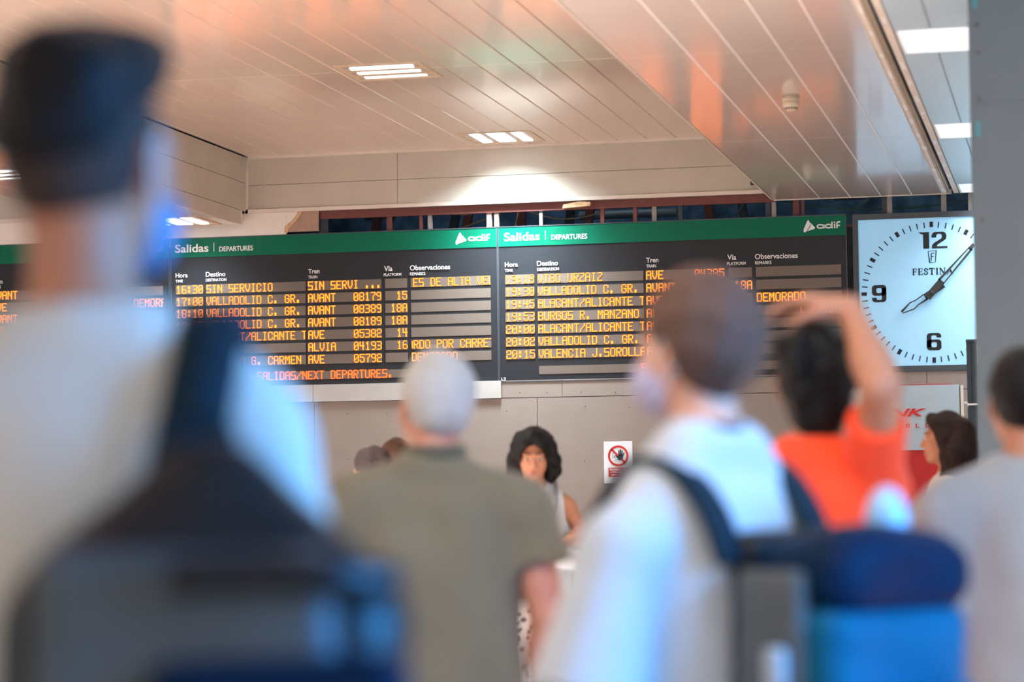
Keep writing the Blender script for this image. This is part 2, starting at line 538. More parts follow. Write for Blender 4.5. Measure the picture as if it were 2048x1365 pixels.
part_at('channel', MB().box(-5.41, -2.03, 17.03, 17.10, 3.382, 3.437).box(-5.41, -2.03, 17.028, 17.036, 3.378, 3.388), M_REDSTEEL, t)
part_at('channel', MB().box(-5.44, -0.3, 17.036, 17.1, 3.182, 3.20), M_REDSTEEL, t)
for x0, x1, m in ((-5.43, -5.35, M_DARKSTEEL), (-4.90, -4.86, M_REDSTEEL), (-4.651, -4.628, M_REDSTEEL), (-4.587, -4.556, M_STUD), (-4.143, -4.106, M_BEIGESTUD), (-4.086, -4.053, M_BEIGESTUD),
                  (-3.75, -3.725, M_STUD), (-3.299, -3.271, M_REDSTEEL), (-3.06, -3.03, M_REDSTEEL), (-2.922, -2.889, M_STUD), (-2.73, -2.70, M_DARKSTEEL), (-2.105, -2.07, M_DARKSTEEL), (-2.062, -2.03, M_STUD), (-1.91, -1.865, M_REDSTEEL), (-1.85, -1.83, M_REDSTEEL),
                  (-1.285, -1.25, M_DARKSTEEL), (-1.25, -1.215, M_STUD), (-0.876, -0.84, M_STUD), (-0.69, -0.655, M_STUD)):
    top = 3.40 if x1 < -2.06 else ZS + 0.02
    part_at('stud', MB().box(x0, x1, 17.04, 17.07, 3.195, top), m, t)
for xa, xb, y, m in ((-5.2, -5.02, 17.5, M_REDSTEEL), (-4.45, -4.30, 17.4, M_REDSTEEL), (-4.56, -4.42, 17.45, M_DARKSTEEL), (-3.50, -3.38, 17.35, M_REDSTEEL), (-3.66, -3.58, 17.5, M_DARKSTEEL), (-2.50, -2.62, 17.3, M_REDSTEEL), (-2.28, -2.36, 17.4, M_DARKSTEEL), (-3.95, -3.94, 17.3, M_REDSTEEL)):
    part_at('brace', MB().add([(xa - .03, y, 3.05), (xa + .03, y, 3.05), (xa + .03, y + .05, 3.05), (xa - .03, y + .05, 3.05), (xb - .03, y, 3.75), (xb + .03, y, 3.75), (xb + .03, y + .05, 3.75), (xb - .03, y + .05, 3.75)],
                              [(3, 2, 1, 0), (4, 5, 6, 7), (0, 1, 5, 4), (1, 2, 6, 5), (2, 3, 7, 6), (3, 0, 4, 7)]), m, t)
# pipes, ducts and cables in the cavity
for i, (x0, x1, y, z, r) in enumerate([(-3.75, -2.98, 18.5, 3.62, 0.045), (-3.75, -2.98, 18.5, 3.50, 0.035), (-5.35, -5.1, 18.0, 3.5, 0.03), (-2.75, -2.3, 18.6, 3.72, 0.03), (-1.75, -1.45, 18.4, 3.58, 0.05)]):
    tag(obj('pipe', MB().tube([(x0, y, z), (x1, y, z)], r, 12), M_STUD, None, True), ['pale upper pipe in the opening right of the double beige stud', 'pale lower pipe in the opening right of the double beige stud', 'short pale pipe at the far left of the dark opening',
        'pale pipe high in the opening left of the soffit corner', 'pale pipe in the opening above the right display logo'][i], 'pipe')


def sag(a, b, d, n=14):
    return [(a[0] + (b[0] - a[0]) * i / n, a[1] + (b[1] - a[1]) * i / n, a[2] + (b[2] - a[2]) * i / n - d * 4 * (i / n) * (1 - i / n)) for i in range(n + 1)]


for i, (a, b, d, m) in enumerate([((-3.98, 17.25, 3.46), (-3.28, 17.25, 3.40), 0.09, M_CABLE), ((-4.62, 17.2, 3.43), (-4.13, 17.2, 3.42), 0.03, M_CABLE), ((-4.5, 17.22, 3.24), (-4.1, 17.22, 3.38), -0.01, M_CABLE), ((-3.98, 17.2, 3.22), (-3.93, 17.2, 3.45), 0.0, M_CABLE),
                                  ((-2.0, 17.2, 3.40), (-0.7, 17.2, 3.36), 0.06, M_GREENCABLE), ((-1.62, 17.18, 3.24), (-1.38, 17.18, 3.40), 0.0, M_GREENCABLE), ((-5.05, 17.25, 3.45), (-4.9, 17.25, 3.40), 0.14, M_BLACK), ((-2.4, 17.2, 3.2), (-2.28, 17.2, 3.40), 0.0, M_GREENCABLE)]):
    tag(obj('cable', MB().tube(sag(a, b, d), 0.006, 6), m, None, True), ['tan cable sagging in a long curve right of the thin pale stud', 'tan cable hanging just under the red steel channel', 'tan cable slanting up to the double beige stud', 'tan cable standing upright just right of the double beige stud',
        'long green cable sagging behind the opening above the clock', 'short green cable slanting up above the right display corner', 'black cable looping down at the left of the dark opening', 'thin green cable slanting up just left of the soffit corner'][i], 'cable')
area_light('cavity_glow', (-4.0, 18.2, 4.15), (-4.0, 18.6, 3.0), 5, (0.5, 0.75, 1.0), 3.0, 0.4)
area_light('cavity_glow_right', (-1.2, 18.2, 4.15), (-1.2, 18.6, 3.0), 2.0, (0.5, 0.8, 1.0), 1.5, 0.4)
tag(obj('paper_strip', MB().add([(-3.568, 16.99, 3.385), (-3.366, 16.99, 3.398), (-3.362, 16.985, 3.425), (-3.45, 16.98, 3.43), (-3.56, 16.985, 3.412), (-3.568, 17.03, 3.385), (-3.366, 17.03, 3.398), (-3.362, 17.03, 3.425), (-3.45, 17.03, 3.43), (-3.56, 17.03, 3.412)],
    [(0, 1, 2, 3, 4), (9, 8, 7, 6, 5), (0, 5, 6, 1), (1, 6, 7, 2), (2, 7, 8, 3), (3, 8, 9, 4), (4, 9, 5, 0)]), M_TORN), 'crumpled scrap of pale paper tape stuck on the red steel channel', 'tape')
tag(obj('air_grille', MB().box(-2.2, -2.05, 16.96, 17.0, 3.50, 3.56), M_LOUVRE), 'small dark box on the fascia tucked against the soffit edge', 'box')
# grey pillar on the right
struct('wall_pillar', MB().box(-0.383, 1.3, 9.85, 10.5, 0, ZS).box(-0.378, 1.3, 9.847, 9.85, 0.0, 2.90), M_COLUMN)
for i, (x, z) in enumerate([(-0.355, 3.32), (-0.352, 2.80)]):
    tag(obj('tape_mark', MB().box(x - .010, x + .010, 9.844, 9.847, z - 0.03, z + 0.03), mat('teal_tape', srgb(62, 120, 136), rough=0.6)), ['small teal tape mark at the top of the grey pillar edge', 'small teal tape mark on the grey pillar edge above the clock'][i], 'tape')
for i, (x, z) in enumerate([(-0.35, 3.22), (-0.345, 3.11), (-0.345, 2.43), (-0.347, 2.92)]):
    tag(obj('rivet', MB().lathe([(0.006, 0), (0.005, 0.004)], 0, 0, 12), M_LOUVRE), 'small dark rivet head near the left edge of the grey pillar', 'rivet', 'rivets on the grey pillar')
    o = bpy.context.scene.objects[[k.name for k in COL.objects if k.name.startswith('rivet')][-1]]
    o.rotation_euler = (R(90), 0, 0)
    o.location = (x, 9.847, z)
# dark post between the clock and the pillar
t = thing('steel_post', 'dark grey grooved steel post between the clock and the grey pillar', 'post', (-0.60, 15.5, 0))
obj('shaft', MB().box(-0.06, 0.0, 0, 0.08, 0, 1.85).box(-0.06, -0.032, -0.004, 0.08, 1.88, 2.255).box(-0.029, 0.0, -0.004, 0.08, 1.88, 2.255).box(-0.055, 0, 0.01, 0.07, 1.85, 2.255), M_DARKSTEEL, t)
obj('cap', MB().box(-0.062, 0.03, -0.006, 0.085, 2.258, 2.278), M_DARKSTEEL, t)
obj('collar', MB().box(-0.062, 0.004, -0.006, 0.07, 1.862, 1.874).box(-0.082, -0.06, -0.004, 0.0, 1.874, 1.886), M_WHITE, t)


# ------------------------------------------------------------------ ceiling luminaires
def luminaire(label, cx, cy, z, along_x, power, tubes=3, spread=135, extra=0):
    t = thing('ceiling_lamp', label, 'ceiling light', (cx, cy, z), 0, 'square fluorescent lamps set in the ceiling')
    h = 0.265
    fr = MB().box(-h, h, -h, -h + 0.03, -0.004, 0.02).box(-h, h, h - 0.03, h, -0.004, 0.02).box(-h, -h + 0.03, -h + 0.03, h - 0.03, -0.004, 0.02).box(h - 0.03, h, -h + 0.03, h - 0.03, -0.004, 0.02)
    obj('frame', fr, M_LAMPFRAME, t)
    rf = MB()
    for a in (-0.09, 0.09):
        if along_x:
            rf.add([(-.235, a - .05, -.003), (.235, a - .05, -.003), (.235, a + .05, -.003), (-.235, a + .05, -.003), (-.235, a, .03), (.235, a, .03)], [(3, 2, 1, 0), (0, 1, 5, 4), (2, 3, 4, 5), (0, 4, 3), (1, 2, 5)])
        else:
            rf.add([(a - .02, -.235, .002), (a + .02, -.235, .002), (a + .02, .235, .002), (a - .02, .235, .002), (a, -.235, .03), (a, .235, .03)], [(3, 2, 1, 0), (1, 0, 4, 5), (3, 2, 5, 4), (0, 3, 5, 4), (1, 2, 5)])
    obj('louvre', rf, M_LAMPFRAME if along_x else M_LAMPREFL, t)
    obj('backing', MB().box(-.24, .24, -.24, .24, 0.02, 0.03), M_LAMPFRAME if along_x else M_LAMPREFL, t)
    for k in range(3):
        a = (-0.15, 0.0, 0.15)[k]
        wd = 0.026 if along_x else (0.033 if k != 1 else 0.06)
        mb = MB()
        if along_x:
            mb.box(-.19, .19, a - wd, a + wd, -0.005, 0.006)
        else:
            mb.box(a - wd, a + wd, -.21, .21, -0.005, 0.006)
        obj('tube', mb, M_TUBE, t)
    l = bpy.data.lights.new('lamp_light', 'AREA')
    l.shape = 'SQUARE'
    l.size = 0.42
    l.energy = power
    l.color = (0.8, 0.94, 1.0)
    l.spread = R(spread)
    lo = bpy.data.objects.new('lamp_light', l)
    COL.objects.link(lo)
    lo.parent = t
    lo.location = (0, 0, -0.012)
    if extra:
        l = bpy.data.lights.new('lamp_light', 'AREA')
        l.shape, l.size, l.energy, l.color, l.spread = 'SQUARE', 0.16, extra, (0.8, 0.94, 1.0), R(132)
        lo = bpy.data.objects.new('lamp_light', l)
        COL.objects.link(lo)
        lo.parent = t
        lo.location = (0, 0.06, -0.012)
    return t


luminaire('square ceiling lamp with three bright tubes, nearer of the two in the main ceiling', -3.934, 13.755, ZC, True, 9)
luminaire('square ceiling lamp with two narrow and one wide bright panel, beside the fascia', -3.92, 16.59, ZC, False, 55, spread=95, extra=26)
luminaire('square ceiling lamp in the left beam underside, above the left end of the middle display', -6.36, 16.54, ZB, False, 20, spread=120)
luminaire('square ceiling lamp in the left beam underside, just left of the nearest head', -6.45, 13.76, ZB, True, 9)
# fire detector on the soffit
t = thing('fire_detector', 'small cream fire detector under the right soffit', 'detector', (-1.39, 12.4, ZS))
obj('base', MB().lathe([(0.044, 0.0), (0.044, -0.022), (0.046, -0.024), (0.046, -0.03)], 0, 0), M_DETECT, t, True)
obj('body', MB().lathe([(0.042, -0.03), (0.044, -0.055), (0.040, -0.062), (0.034, -0.066)], 0, 0), M_DETECT, t, True)
vv = MB()
for k in range(14):
    a = 2 * math.pi * k / 14
    c, s = math.cos(a), math.sin(a)
    vv.add([(c * .036 - s * .004, s * .036 + c * .004, -.064), (c * .036 + s * .004, s * .036 - c * .004, -.064), (c * .032 + s * .004, s * .032 - c * .004, -.074), (c * .032 - s * .004, s * .032 + c * .004, -.074)], [(0, 1, 2, 3), (3, 2, 1, 0)])
obj('vents', vv, M_BLACK, t)
obj('nose', MB().lathe([(0.031, -0.066), (0.031, -0.074), (0.026, -0.08)], 0, 0), M_DETECT, t, True)

# ------------------------------------------------------------------ departure boards
G5 = {
    'A': "01110 10001 10001 11111 10001 10001 10001", 'B': "11110 10001 10001 11110 10001 10001 11110", 'C': "01110 10001 10000 10000 10000 10001 01110",
    'D': "11110 10001 10001 10001 10001 10001 11110", 'E': "11111 10000 10000 11110 10000 10000 11111", 'F': "11111 10000 10000 11110 10000 10000 10000",
    'G': "01110 10001 10000 10111 10001 10001 01110", 'H': "10001 10001 10001 11111 10001 10001 10001", 'I': "01110 00100 00100 00100 00100 00100 01110",
    'J': "00001 00001 00001 00001 00001 10001 01110", 'L': "10000 10000 10000 10000 10000 10000 11111", 'M': "10001 11011 10101 10101 10001 10001 10001",
    'N': "10001 11001 10101 10101 10011 10001 10001", 'O': "01110 10001 10001 10001 10001 10001 01110", 'P': "11110 10001 10001 11110 10000 10000 10000",
    'R': "11110 10001 10001 11110 10100 10010 10001", 'S': "11111 10000 10000 11111 00001 00001 11111", 'T': "11111 00100 00100 00100 00100 00100 00100",
    'U': "10001 10001 10001 10001 10001 10001 01110", 'V': "10001 10001 10001 10001 10001 01010 00100", 'X': "10001 01010 00100 00100 00100 01010 10001",
    'Z': "11111 00001 00010 00100 01000 10000 11111", '0': "01110 10001 10011 10101 11001 10001 01110", '1': "00100 01100 00100 00100 00100 00100 01110",
    '2': "01110 10001 00001 01110 10000 10000 11111", '3': "11110 00001 00001 01110 00001 00001 11110", '4': "10010 10010 10010 11111 00010 00010 00010",
    '5': "11111 10000 11110 00001 00001 10001 01110", '6': "01110 10000 10000 11110 10001 10001 01110", '7': "11111 00001 00010 00100 00100 00100 00100",
    '8': "01110 10001 10001 01110 10001 10001 01110", '9': "01110 10001 10001 01111 00001 00001 01110", '.': "00000 00000 00000 00000 00000 01100 01100",
    ':': "00000 01100 01100 00000 01100 01100 00000", '/': "00001 00001 00010 00100 01000 10000 10000", ' ': "00000 " * 7}
DP = 0.0073


def led_mesh(text, u0, vtop, clip0, clip1, T, y, bold=True):
    """dot-matrix text as small raised square dots; u0 = left edge, vtop = top of the 9 rows"""
    mb = MB()
    dz = 0.00695
    rows = [0, 1, 1, 2, 3, 4, 5, 5, 6]
    for ci, ch in enumerate(text):
        g = G5.get(ch, G5[' ']).split()
        for ri, r in enumerate(rows):
            for c in range(5):
                if g[r][c] == '1':
                    u = u0 + (ci * 6 + c) * DP
                    if u < clip0 - 1e-6 or u + DP > clip1 + 0.004:
                        continue
                    x, z = T(u, vtop + ri * dz)
                    a, b = DP * 0.92, dz * 0.90
                    mb.add([(x, y, z - b), (x + a, y, z - b), (x + a, y, z), (x, y, z), (x, y + .002, z - b), (x + a, y + .002, z - b), (x + a, y + .002, z), (x, y + .002, z)],
                           [(0, 1, 2, 3), (0, 4, 5, 1), (2, 6, 7, 3), (1, 5, 6, 2), (3, 7, 4, 0)])
    return mb



def led_words(s, u0, vt, a, b, T, m, p):
    """each word on a strip is a mesh of its own"""
    i = 0
    for wd in s.split(' '):
        if wd:
            g = led_mesh(wd, u0 + i * 6 * DP, vt, a, b, T, -0.0015)
            if g.v:
                obj('led_text', g, m, p)
        i += len(wd) + 1


CELLS = ((0.041, 0.257), (0.280, 1.057), (1.074, 1.640), (1.669, 1.837), (1.865, 2.465))


def departure_board(label, x0, off, rows, scroll, tagtext=None):
    W, H, ZT = 2.52, 1.127, 3.2665
    t = thing('departure_board', label, 'departure board', (x0, YW, 2.14), 0, 'departure boards on the back wall')

    def T(u, v):
        return (u, ZT - 2.14 - v)

    def bx(u0, u1, v0, v1, y0, y1):
        return MB().box(u0, u1, y0, y1, ZT - 2.14 - v1, ZT - 2.14 - v0)

    obj('housing', bx(0.003, W - 0.003, 0.0, H, 0.004, 0.035), M_BOARD, t)
    rim = bx(0.0, 0.007, 0, H, -0.004, 0.035)
    for b in (bx(W - 0.007, W, 0, H, -0.004, 0.035), bx(0, W, -0.004, 0.003, -0.004, 0.035), bx(0, W, H - 0.004, H + 0.004, -0.004, 0.035)):
        rim.add(b.v, b.f)
    obj('edge_frame', rim, M_CLOCKFRAME, t)
    hd = obj('header_band', bx(0.007, W - 0.007, 0.003, 0.143, -0.001, 0.004), M_GREEN, t)

    def txt(name, s, u0, u1, vt, vb, bold, par):
        g = text_geo(s, u0 + off, ZT - 2.14 - vb, u1 - u0, vb - vt, -0.003, 0.002, bold)
        return obj(name, g, M_WHITE, par)

    txt('title_lettering', 'Salidas', 0.037, 0.302, 0.043, 0.105, 0.017, hd)
    obj('separator_bar', bx(0.342 + off, 0.347 + off, 0.038, 0.104, -0.003, -0.001), M_WHITE, hd)
    txt('title_lettering', 'DEPARTURES', 0.387, 0.652, 0.069, 0.106, 0.014, hd)
    # rail operator's mark: split rounded triangle and wide lettering
    lg = MB()
    S = lambda a, b: (2.207 + off + a, ZT - 2.14 - 0.113 + b)
    lg.prism([S(0.0, 0.004), S(0.004, -0.002), S(0.012, -0.003), S(0.018, 0.002), S(0.045, 0.042), S(0.052, 0.057), S(0.045, 0.066), S(0.040, 0.078), S(0.034, 0.083), S(0.028, 0.079), S(0.005, 0.027), S(0.000, 0.014)], -0.003, -0.001)
    lg.prism([S(0.024, 0.004), S(0.078, 0.020), S(0.081, 0.026), S(0.078, 0.032), S(0.052, 0.062), S(0.053, 0.050), S(0.048, 0.036)], -0.003, -0.001)
    obj('logo_mark', lg, M_WHITE, hd)
    lt = MB()
    Q = lambda a, b: (2.300 + off + a, ZT - 2.14 - 0.094 + b)
    sw = 0.0095

    def ring(cx, cz, rx, rz, a0=0, a1=360, n=18, closed=True):
        pts = [Q(cx + rx * math.cos(R(a0 + (a1 - a0) * i / n)), cz + rz * math.sin(R(a0 + (a1 - a0) * i / n))) for i in range(n if closed else n + 1)]
        lt.stroke(pts, sw, -0.003, -0.001, closed)
    ring(0.026, 0.0165, 0.022, 0.0125)
    lt.stroke([Q(0.051, 0.0), Q(0.051, 0.029)], sw, -.003, -.001)
    ring(0.083, 0.0165, 0.022, 0.0125)
    lt.stroke([Q(0.108, 0.0), Q(0.108, 0.047)], sw, -.003, -.001)
    lt.stroke([Q(0.126, 0.0), Q(0.126, 0.033)], sw, -.003, -.001)
    lt.stroke([Q(0.1255, 0.038), Q(0.1265, 0.047)], sw, -.003, -.001)
    lt.stroke([Q(0.142, 0.0), Q(0.142, 0.030), Q(0.145, 0.040), Q(0.152, 0.0435), Q(0.166, 0.0435)], sw, -.003, -.001)
    lt.stroke([Q(0.142, 0.019), Q(0.163, 0.019)], sw, -.003, -.001)
    obj('logo_lettering', lt, M_WHITE, hd)
    for s, u0, u1, vt, vb, b in (('Hora', 0.041, 0.137, 0.258, 0.292, 0.012), ('TIME', 0.041, 0.098, 0.308, 0.328, 0.015), ('Destino', 0.280, 0.434, 0.256, 0.292, 0.012), ('DESTINATION', 0.280, 0.441, 0.306, 0.328, 0.015),
                             ('Tren', 1.080, 1.168, 0.259, 0.294, 0.015), ('TRAIN', 1.080, 1.151, 0.308, 0.330, 0.012), ('Vía', 1.664, 1.727, 0.256, 0.294, 0.015), ('PLATFORM', 1.661, 1.794, 0.309, 0.331, 0.012),
                             ('Observaciones', 1.860, 2.163, 0.257, 0.295, 0.012), ('REMARKS', 1.860, 1.976, 0.309, 0.332, 0.012)):
        txt('column_heading', s, u0, u1, vt, vb, b, t)
    for i in range(7):
        vt = 0.350 + 0.0908 * i
        for c, (a, b) in enumerate(CELLS):
            a, b = a + off, b + off
            p = obj('led_strip', bx(a, b, vt, vt + 0.069, 0.001, 0.006), M_LEDPANEL, t)
            s = rows[i][c] if i < len(rows) else ''
            if s:
                right = c in (3,)
                shift = 0.0
                if s.startswith('>'):
                    s = s[1:]
                    shift = -0.03
                u0 = (b - len(s) * 6 * DP + DP) if right else a + 0.004 + shift
                led_words(s, u0, vt + 0.003, a, b, T, M_AMBER, p)
    p = obj('led_strip', bx(0.285 + off, 2.2 + off, 1.016, 1.076, 0.001, 0.006), M_LEDPANEL, t)
    s, u = scroll
    led_words(s, u, 1.0135, 0.285, 2.2, T, M_REDLED, p)
    if tagtext:
        txt('board_number', tagtext, 0.005, 0.04, 1.094, 1.115, 0.02, t)
    obj('pin', MB().box(0.046 + off, 0.052 + off, -0.006, 0.004, ZT - 2.14 - 0.153, ZT - 2.14 - 0.145), M_BLACK, t)
    return t


rows1 = [("16:30", "SIN SERVICIO", "SIN SERVI ...", "", ">IES DE ALTA VELO"), ("17:00", "VALLADOLID C. GR.", "AVANT   08179", "15", ""), ("18:10", "VALLADOLID C. GR.", "AVANT   08389", "18A", ""), ("18:25", "VALLADOLID C. GR.", "AVANT   08189", "18A", ""),
         ("18:30", "ALACANT/ALICANTE T", "AVE     05382", "14", ""), ("18:41", "", "ALVIA   04193", "16", ">ORDO POR CARRETE"), ("19:04", "SEGOVIA G. CARMEN", "AVE     05792", "", "DEMORADO")]
rows2 = [("19:18", "VIGO URZAIZ", "AVE     04385", "", ""), ("19:30", "VALLADOLID C. GR.", "AVANT   08199", "18A", ""), ("19:45", "ALACANT/ALICANTE T", "AVE     05402", "", "DEMORADO"), ("19:53", "BURGOS R. MANZANO", "ALVIA   04087", "", "       COMPARTE"), ("20:00", "ALACANT/ALICANTE T", "AVE     05202", "", ""),
         ("20:02", "VALLADOLID C. GR.", "AVANT   08209", "", ""), ("20:15", "VALENCIA J.SOROLLA", "AVE     05212", "", "")]
rows0 = [("15:10", "", "AVANT", "", ""), ("15:30", "", "AVE", "", ">DEMORADO DEMORAD")] + [("15:45", "", "AVANT   08169", "", "")] * 5
departure_board('departure board in the middle, listing 16:30 to the evening, behind the grey-haired man', -6.574, 0.0, rows1, ("PROXIMAS SALIDAS/NEXT DEPARTURES.", 0.285))
departure_board('departure board on the right, next to the clock, first line 19:18', -4.052, 0.011, rows2, ("S", 1.044), 'L2')
departure_board('departure board at the far left, mostly hidden behind the man with the blue mask', -9.1, 0.0, rows0, ("PROXIMAS SALIDAS", 0.6))

# ------------------------------------------------------------------ station clock
t = thing('wall_clock', 'large square white station clock in a dark grey frame, right of the boards', 'clock', (-0.945, YW, 2.14))
cx0, cx1, cz0, cz1 = -0.545, 0.545, 0.012, 1.123
fr = MB().box(cx0, cx1, -0.006, 0.06, 1.083, cz1).box(cx0, cx1, -0.006, 0.06, cz0, 0.052).box(cx0, cx0 + 0.038, -0.006, 0.06, 0.052, 1.083).box(cx1 - 0.038, cx1, -0.006, 0.06, 0.052, 1.083)
obj('frame', fr, M_CLOCKFRAME, t)
dial = obj('dial', MB().box(cx0 + .03, cx1 - .03, 0.004, 0.02, 0.045, 1.09), M_DIAL, t)
CZ = 2.702 - 2.14
mk = MB()
for k in range(60):
    a = 2 * math.pi * k / 60
    hour = k % 5 == 0
    r0, r1, w = (0.455, 0.493, 0.024) if hour else (0.452, 0.492, 0.0075)
    d, n = Vector((math.sin(a), math.cos(a))), Vector((math.cos(a), -math.sin(a)))
    q = [d * r0 - n * w / 2, d * r0 + n * w / 2, d * r1 + n * w / 2, d * r1 - n * w / 2]
    mk.prism([(p.x, CZ + p.y) for p in q], 0.002, 0.004)
obj('minute_track', mk, M_BLACK, dial)


def clock_digit(name, mb):
    return obj(name, mb, M_BLACK, dial)


def P2(cx, cz, pts):
    return [(cx + a, cz + b) for a, b in pts]


# heavy squared numerals
def num1(mb, x, z, h):
    mb.prism([(x, z), (x + .36 * h, z), (x + .36 * h, z + h), (x - .28 * h, z + h), (x - .14 * h, z + .9 * h), (x, z + .86 * h)], 0.002, 0.004)


def rrpts(x0, x1, z0, z1, r, n=5):
    out = []
    for cx, cz, a0 in ((x1 - r, z0 + r, -90), (x1 - r, z1 - r, 0), (x0 + r, z1 - r, 90), (x0 + r, z0 + r, 180)):
        for i in range(n + 1):
            a = R(a0 + 90 * i / n)
            out.append((cx + r * math.cos(a), cz + r * math.sin(a)))
    return out


def ringmesh(mb, outer, inner):
    n = len(outer)
    vs = [(p[0], 0.002, p[1]) for p in outer] + [(p[0], 0.002, p[1]) for p in inner] + [(p[0], 0.004, p[1]) for p in outer] + [(p[0], 0.004, p[1]) for p in inner]
    fs = []
    for i in range(n):
        j = (i + 1) % n
        fs += [(i, j, n + j, n + i), (i, 2 * n + i, 2 * n + j, j), (n + i, n + j, 3 * n + j, 3 * n + i)]
    mb.add(vs, fs)


def num6(flip):
    mb = MB()
    s = -1 if flip else 1
    v0 = len(mb.v)
    ringmesh(mb, rrpts(-.050, .050, -.060, .014, .022), rrpts(-.019, .019, -.040, -.004, .012))
    mb.prism([(-.050, -.04), (-.019, -.04), (-.019, .030), (-.050, .030)], 0.002, 0.004)
    mb.prism([(-.050, .030), (-.019, .030), (-.017, .040), (-.010, .044), (.010, .044), (.017, .040), (.019, .028), (.050, .028), (.048, .046), (.040, .056), (.028, .060), (-.028, .060), (-.042, .055), (-.049, .043)], 0.002, 0.004)
    if flip:
        mb.v = [(-a, b, -c) for a, b, c in mb.v]
    return mb


def shifted(mb, dx, dz):
    mb.v = [(a + dx, b, c + dz) for a, b, c in mb.v]
    return mb


clock_digit('numeral', shifted(num6(False), 0.002, CZ - 0.345))
clock_digit('numeral', shifted(num6(True), -0.37, CZ + 0.0))
m12 = MB()
num1(m12, -0.058, CZ + 0.305, 0.115)
Z2 = CZ + 0.305
m12.prism([(.0, Z2), (.108, Z2), (.108, Z2 + .014), (.035, Z2 + .014), (.040, Z2 + .026), (.082, Z2 + .052), (.098, Z2 + .064), (.103, Z2 + .085), (.097, Z2 + .105), (.082, Z2 + .115), (.024, Z2 + .115), (.008, Z2 + .108), (.0, Z2 + .09), (.0, Z2 + .076),
           (.032, Z2 + .076), (.033, Z2 + .093), (.042, Z2 + .101), (.062, Z2 + .101), (.071, Z2 + .093), (.071, Z2 + .074), (.060, Z2 + .064), (.018, Z2 + .040), (.003, Z2 + .024)], 0.002, 0.004)
clock_digit('numeral', m12)
m3 = MB()
m3.prism([(.32, CZ - .06), (.40, CZ - .06), (.42, CZ - .045), (.42, CZ - .01), (.41, CZ), (.42, CZ + .01), (.42, CZ + .045), (.40, CZ + .06), (.32, CZ + .06), (.32, CZ + .035), (.385, CZ + .035), (.385, CZ + .012), (.345, CZ + .012), (.345, CZ - .012), (.385, CZ - .012), (.385, CZ - .035), (.32, CZ - .035)], 0.002, 0.004)
clock_digit('numeral', m3)
# maker's badge and serif name
bd = MB()
bz = CZ + 0.205
bd.stroke([(-0.026, bz + .082), (0.03, bz + .084), (0.023, bz + .004), (-0.016, bz + .002)], 0.0045, 0.002, 0.004, True)
bd.stroke([(-0.006, bz + .014), (-0.004, bz + .066), (.016, bz + .067)], 0.0065, 0.002, 0.004)
bd.stroke([(-0.005, bz + .043), (.012, bz + .044)], 0.006, 0.002, 0.004)
obj('badge', bd, M_BLACK, dial)
nm = MB()
nz, nh = CZ + 0.122, 0.046


def serif_letter(ch, x, w):
    th, tn = 0.0095, 0.004
    S = lambda pts, wd: nm.stroke([(x + a * w, nz + b * nh) for a, b in pts], wd, 0.002, 0.004)
    if ch in 'FE':
        S([(.22, 0), (.22, 1)], th); S([(0, .96), (.95, .96), (.95, .72)], tn); S([(.22, .52), (.72, .52)], tn); S([(.72, .38), (.72, .66)], tn); S([(0, .03), (.5, .03)], tn)
        if ch == 'E':
            S([(.2, .04), (1, .04), (1, .3)], tn)
    elif ch == 'I':
        S([(.5, 0), (.5, 1)], th); S([(0.1, .97), (.9, .97)], tn); S([(.1, .03), (.9, .03)], tn)
    elif ch == 'T':
        S([(.5, 0), (.5, 1)], th); S([(0, .68), (0, .96), (1, .96), (1, .68)], tn); S([(.25, .03), (.75, .03)], tn)
    elif ch == 'S':
        S([(.9, .66), (.85, .86), (.5, .97), (.15, .85), (.15, .66), (.5, .52), (.85, .36), (.88, .18), (.5, .03), (.12, .14), (.08, .34)], 0.0065)
    elif ch == 'N':
        S([(.12, 0), (.12, 1)], tn); S([(.1, .98), (.88, .02)], th); S([(.88, 0), (.88, 1)], tn); S([(0, .97), (.25, .97)], tn); S([(.7, .97), (1.05, .97)], tn); S([(0, .03), (.28, .03)], tn)
    elif ch == 'A':
        S([(.08, 0), (.5, 1)], tn); S([(.5, 1), (.92, 0)], th); S([(.25, .36), (.72, .36)], tn); S([(-.05, .03), (.22, .03)], tn); S([(.76, .03), (1.08, .03)], tn)


xx = -0.136
for ch, w in zip('FESTINA', (.030, .032, .028, .036, .018, .040, .040)):
    serif_letter(ch, xx, w)
    xx += w + 0.0085
obj('maker_lettering', nm, M_BLACK, dial)


def clock_hand(name, ang, segs, y, solid):
    d, n = Vector((math.sin(ang), math.cos(ang))), Vector((math.cos(ang), -math.sin(ang)))
    mb = MB()
    f = lambda a, b: (d.x * a + n.x * b, CZ + d.y * a + n.y * b)
    mb.stroke([f(a, b) for a, b in segs], 0.0075, y, y + 0.005, True)
    for pol in solid:
        mb.prism([f(a, b) for a, b in pol], y, y + 0.006)
    return obj(name, mb, M_HAND, t)


clock_hand('hour_hand', R(237), [(.06, -.020), (.13, -.018), (.17, -.026), (.252, -.007), (.252, .007), (.17, .026), (.13, .018), (.06, .020)], -0.016, [[(-.09, -.022), (.06, -.022), (.06, .022), (-.09, .022)]])
clock_hand('minute_hand', R(42), [(.09, -.020), (.40, -.010), (.40, .010), (.09, .020)], -0.028, [[(-.055, -.024), (.10, -.024), (.10, .024), (-.055, .024)], [(.385, -.014), (.435, -.012), (.435, .012), (.385, .014)]])
hb = MB().tube([(0, -0.034, CZ), (0, 0.004, CZ)], 0.012, 16)
obj('hub', hb, M_CLOCKFRAME, t)

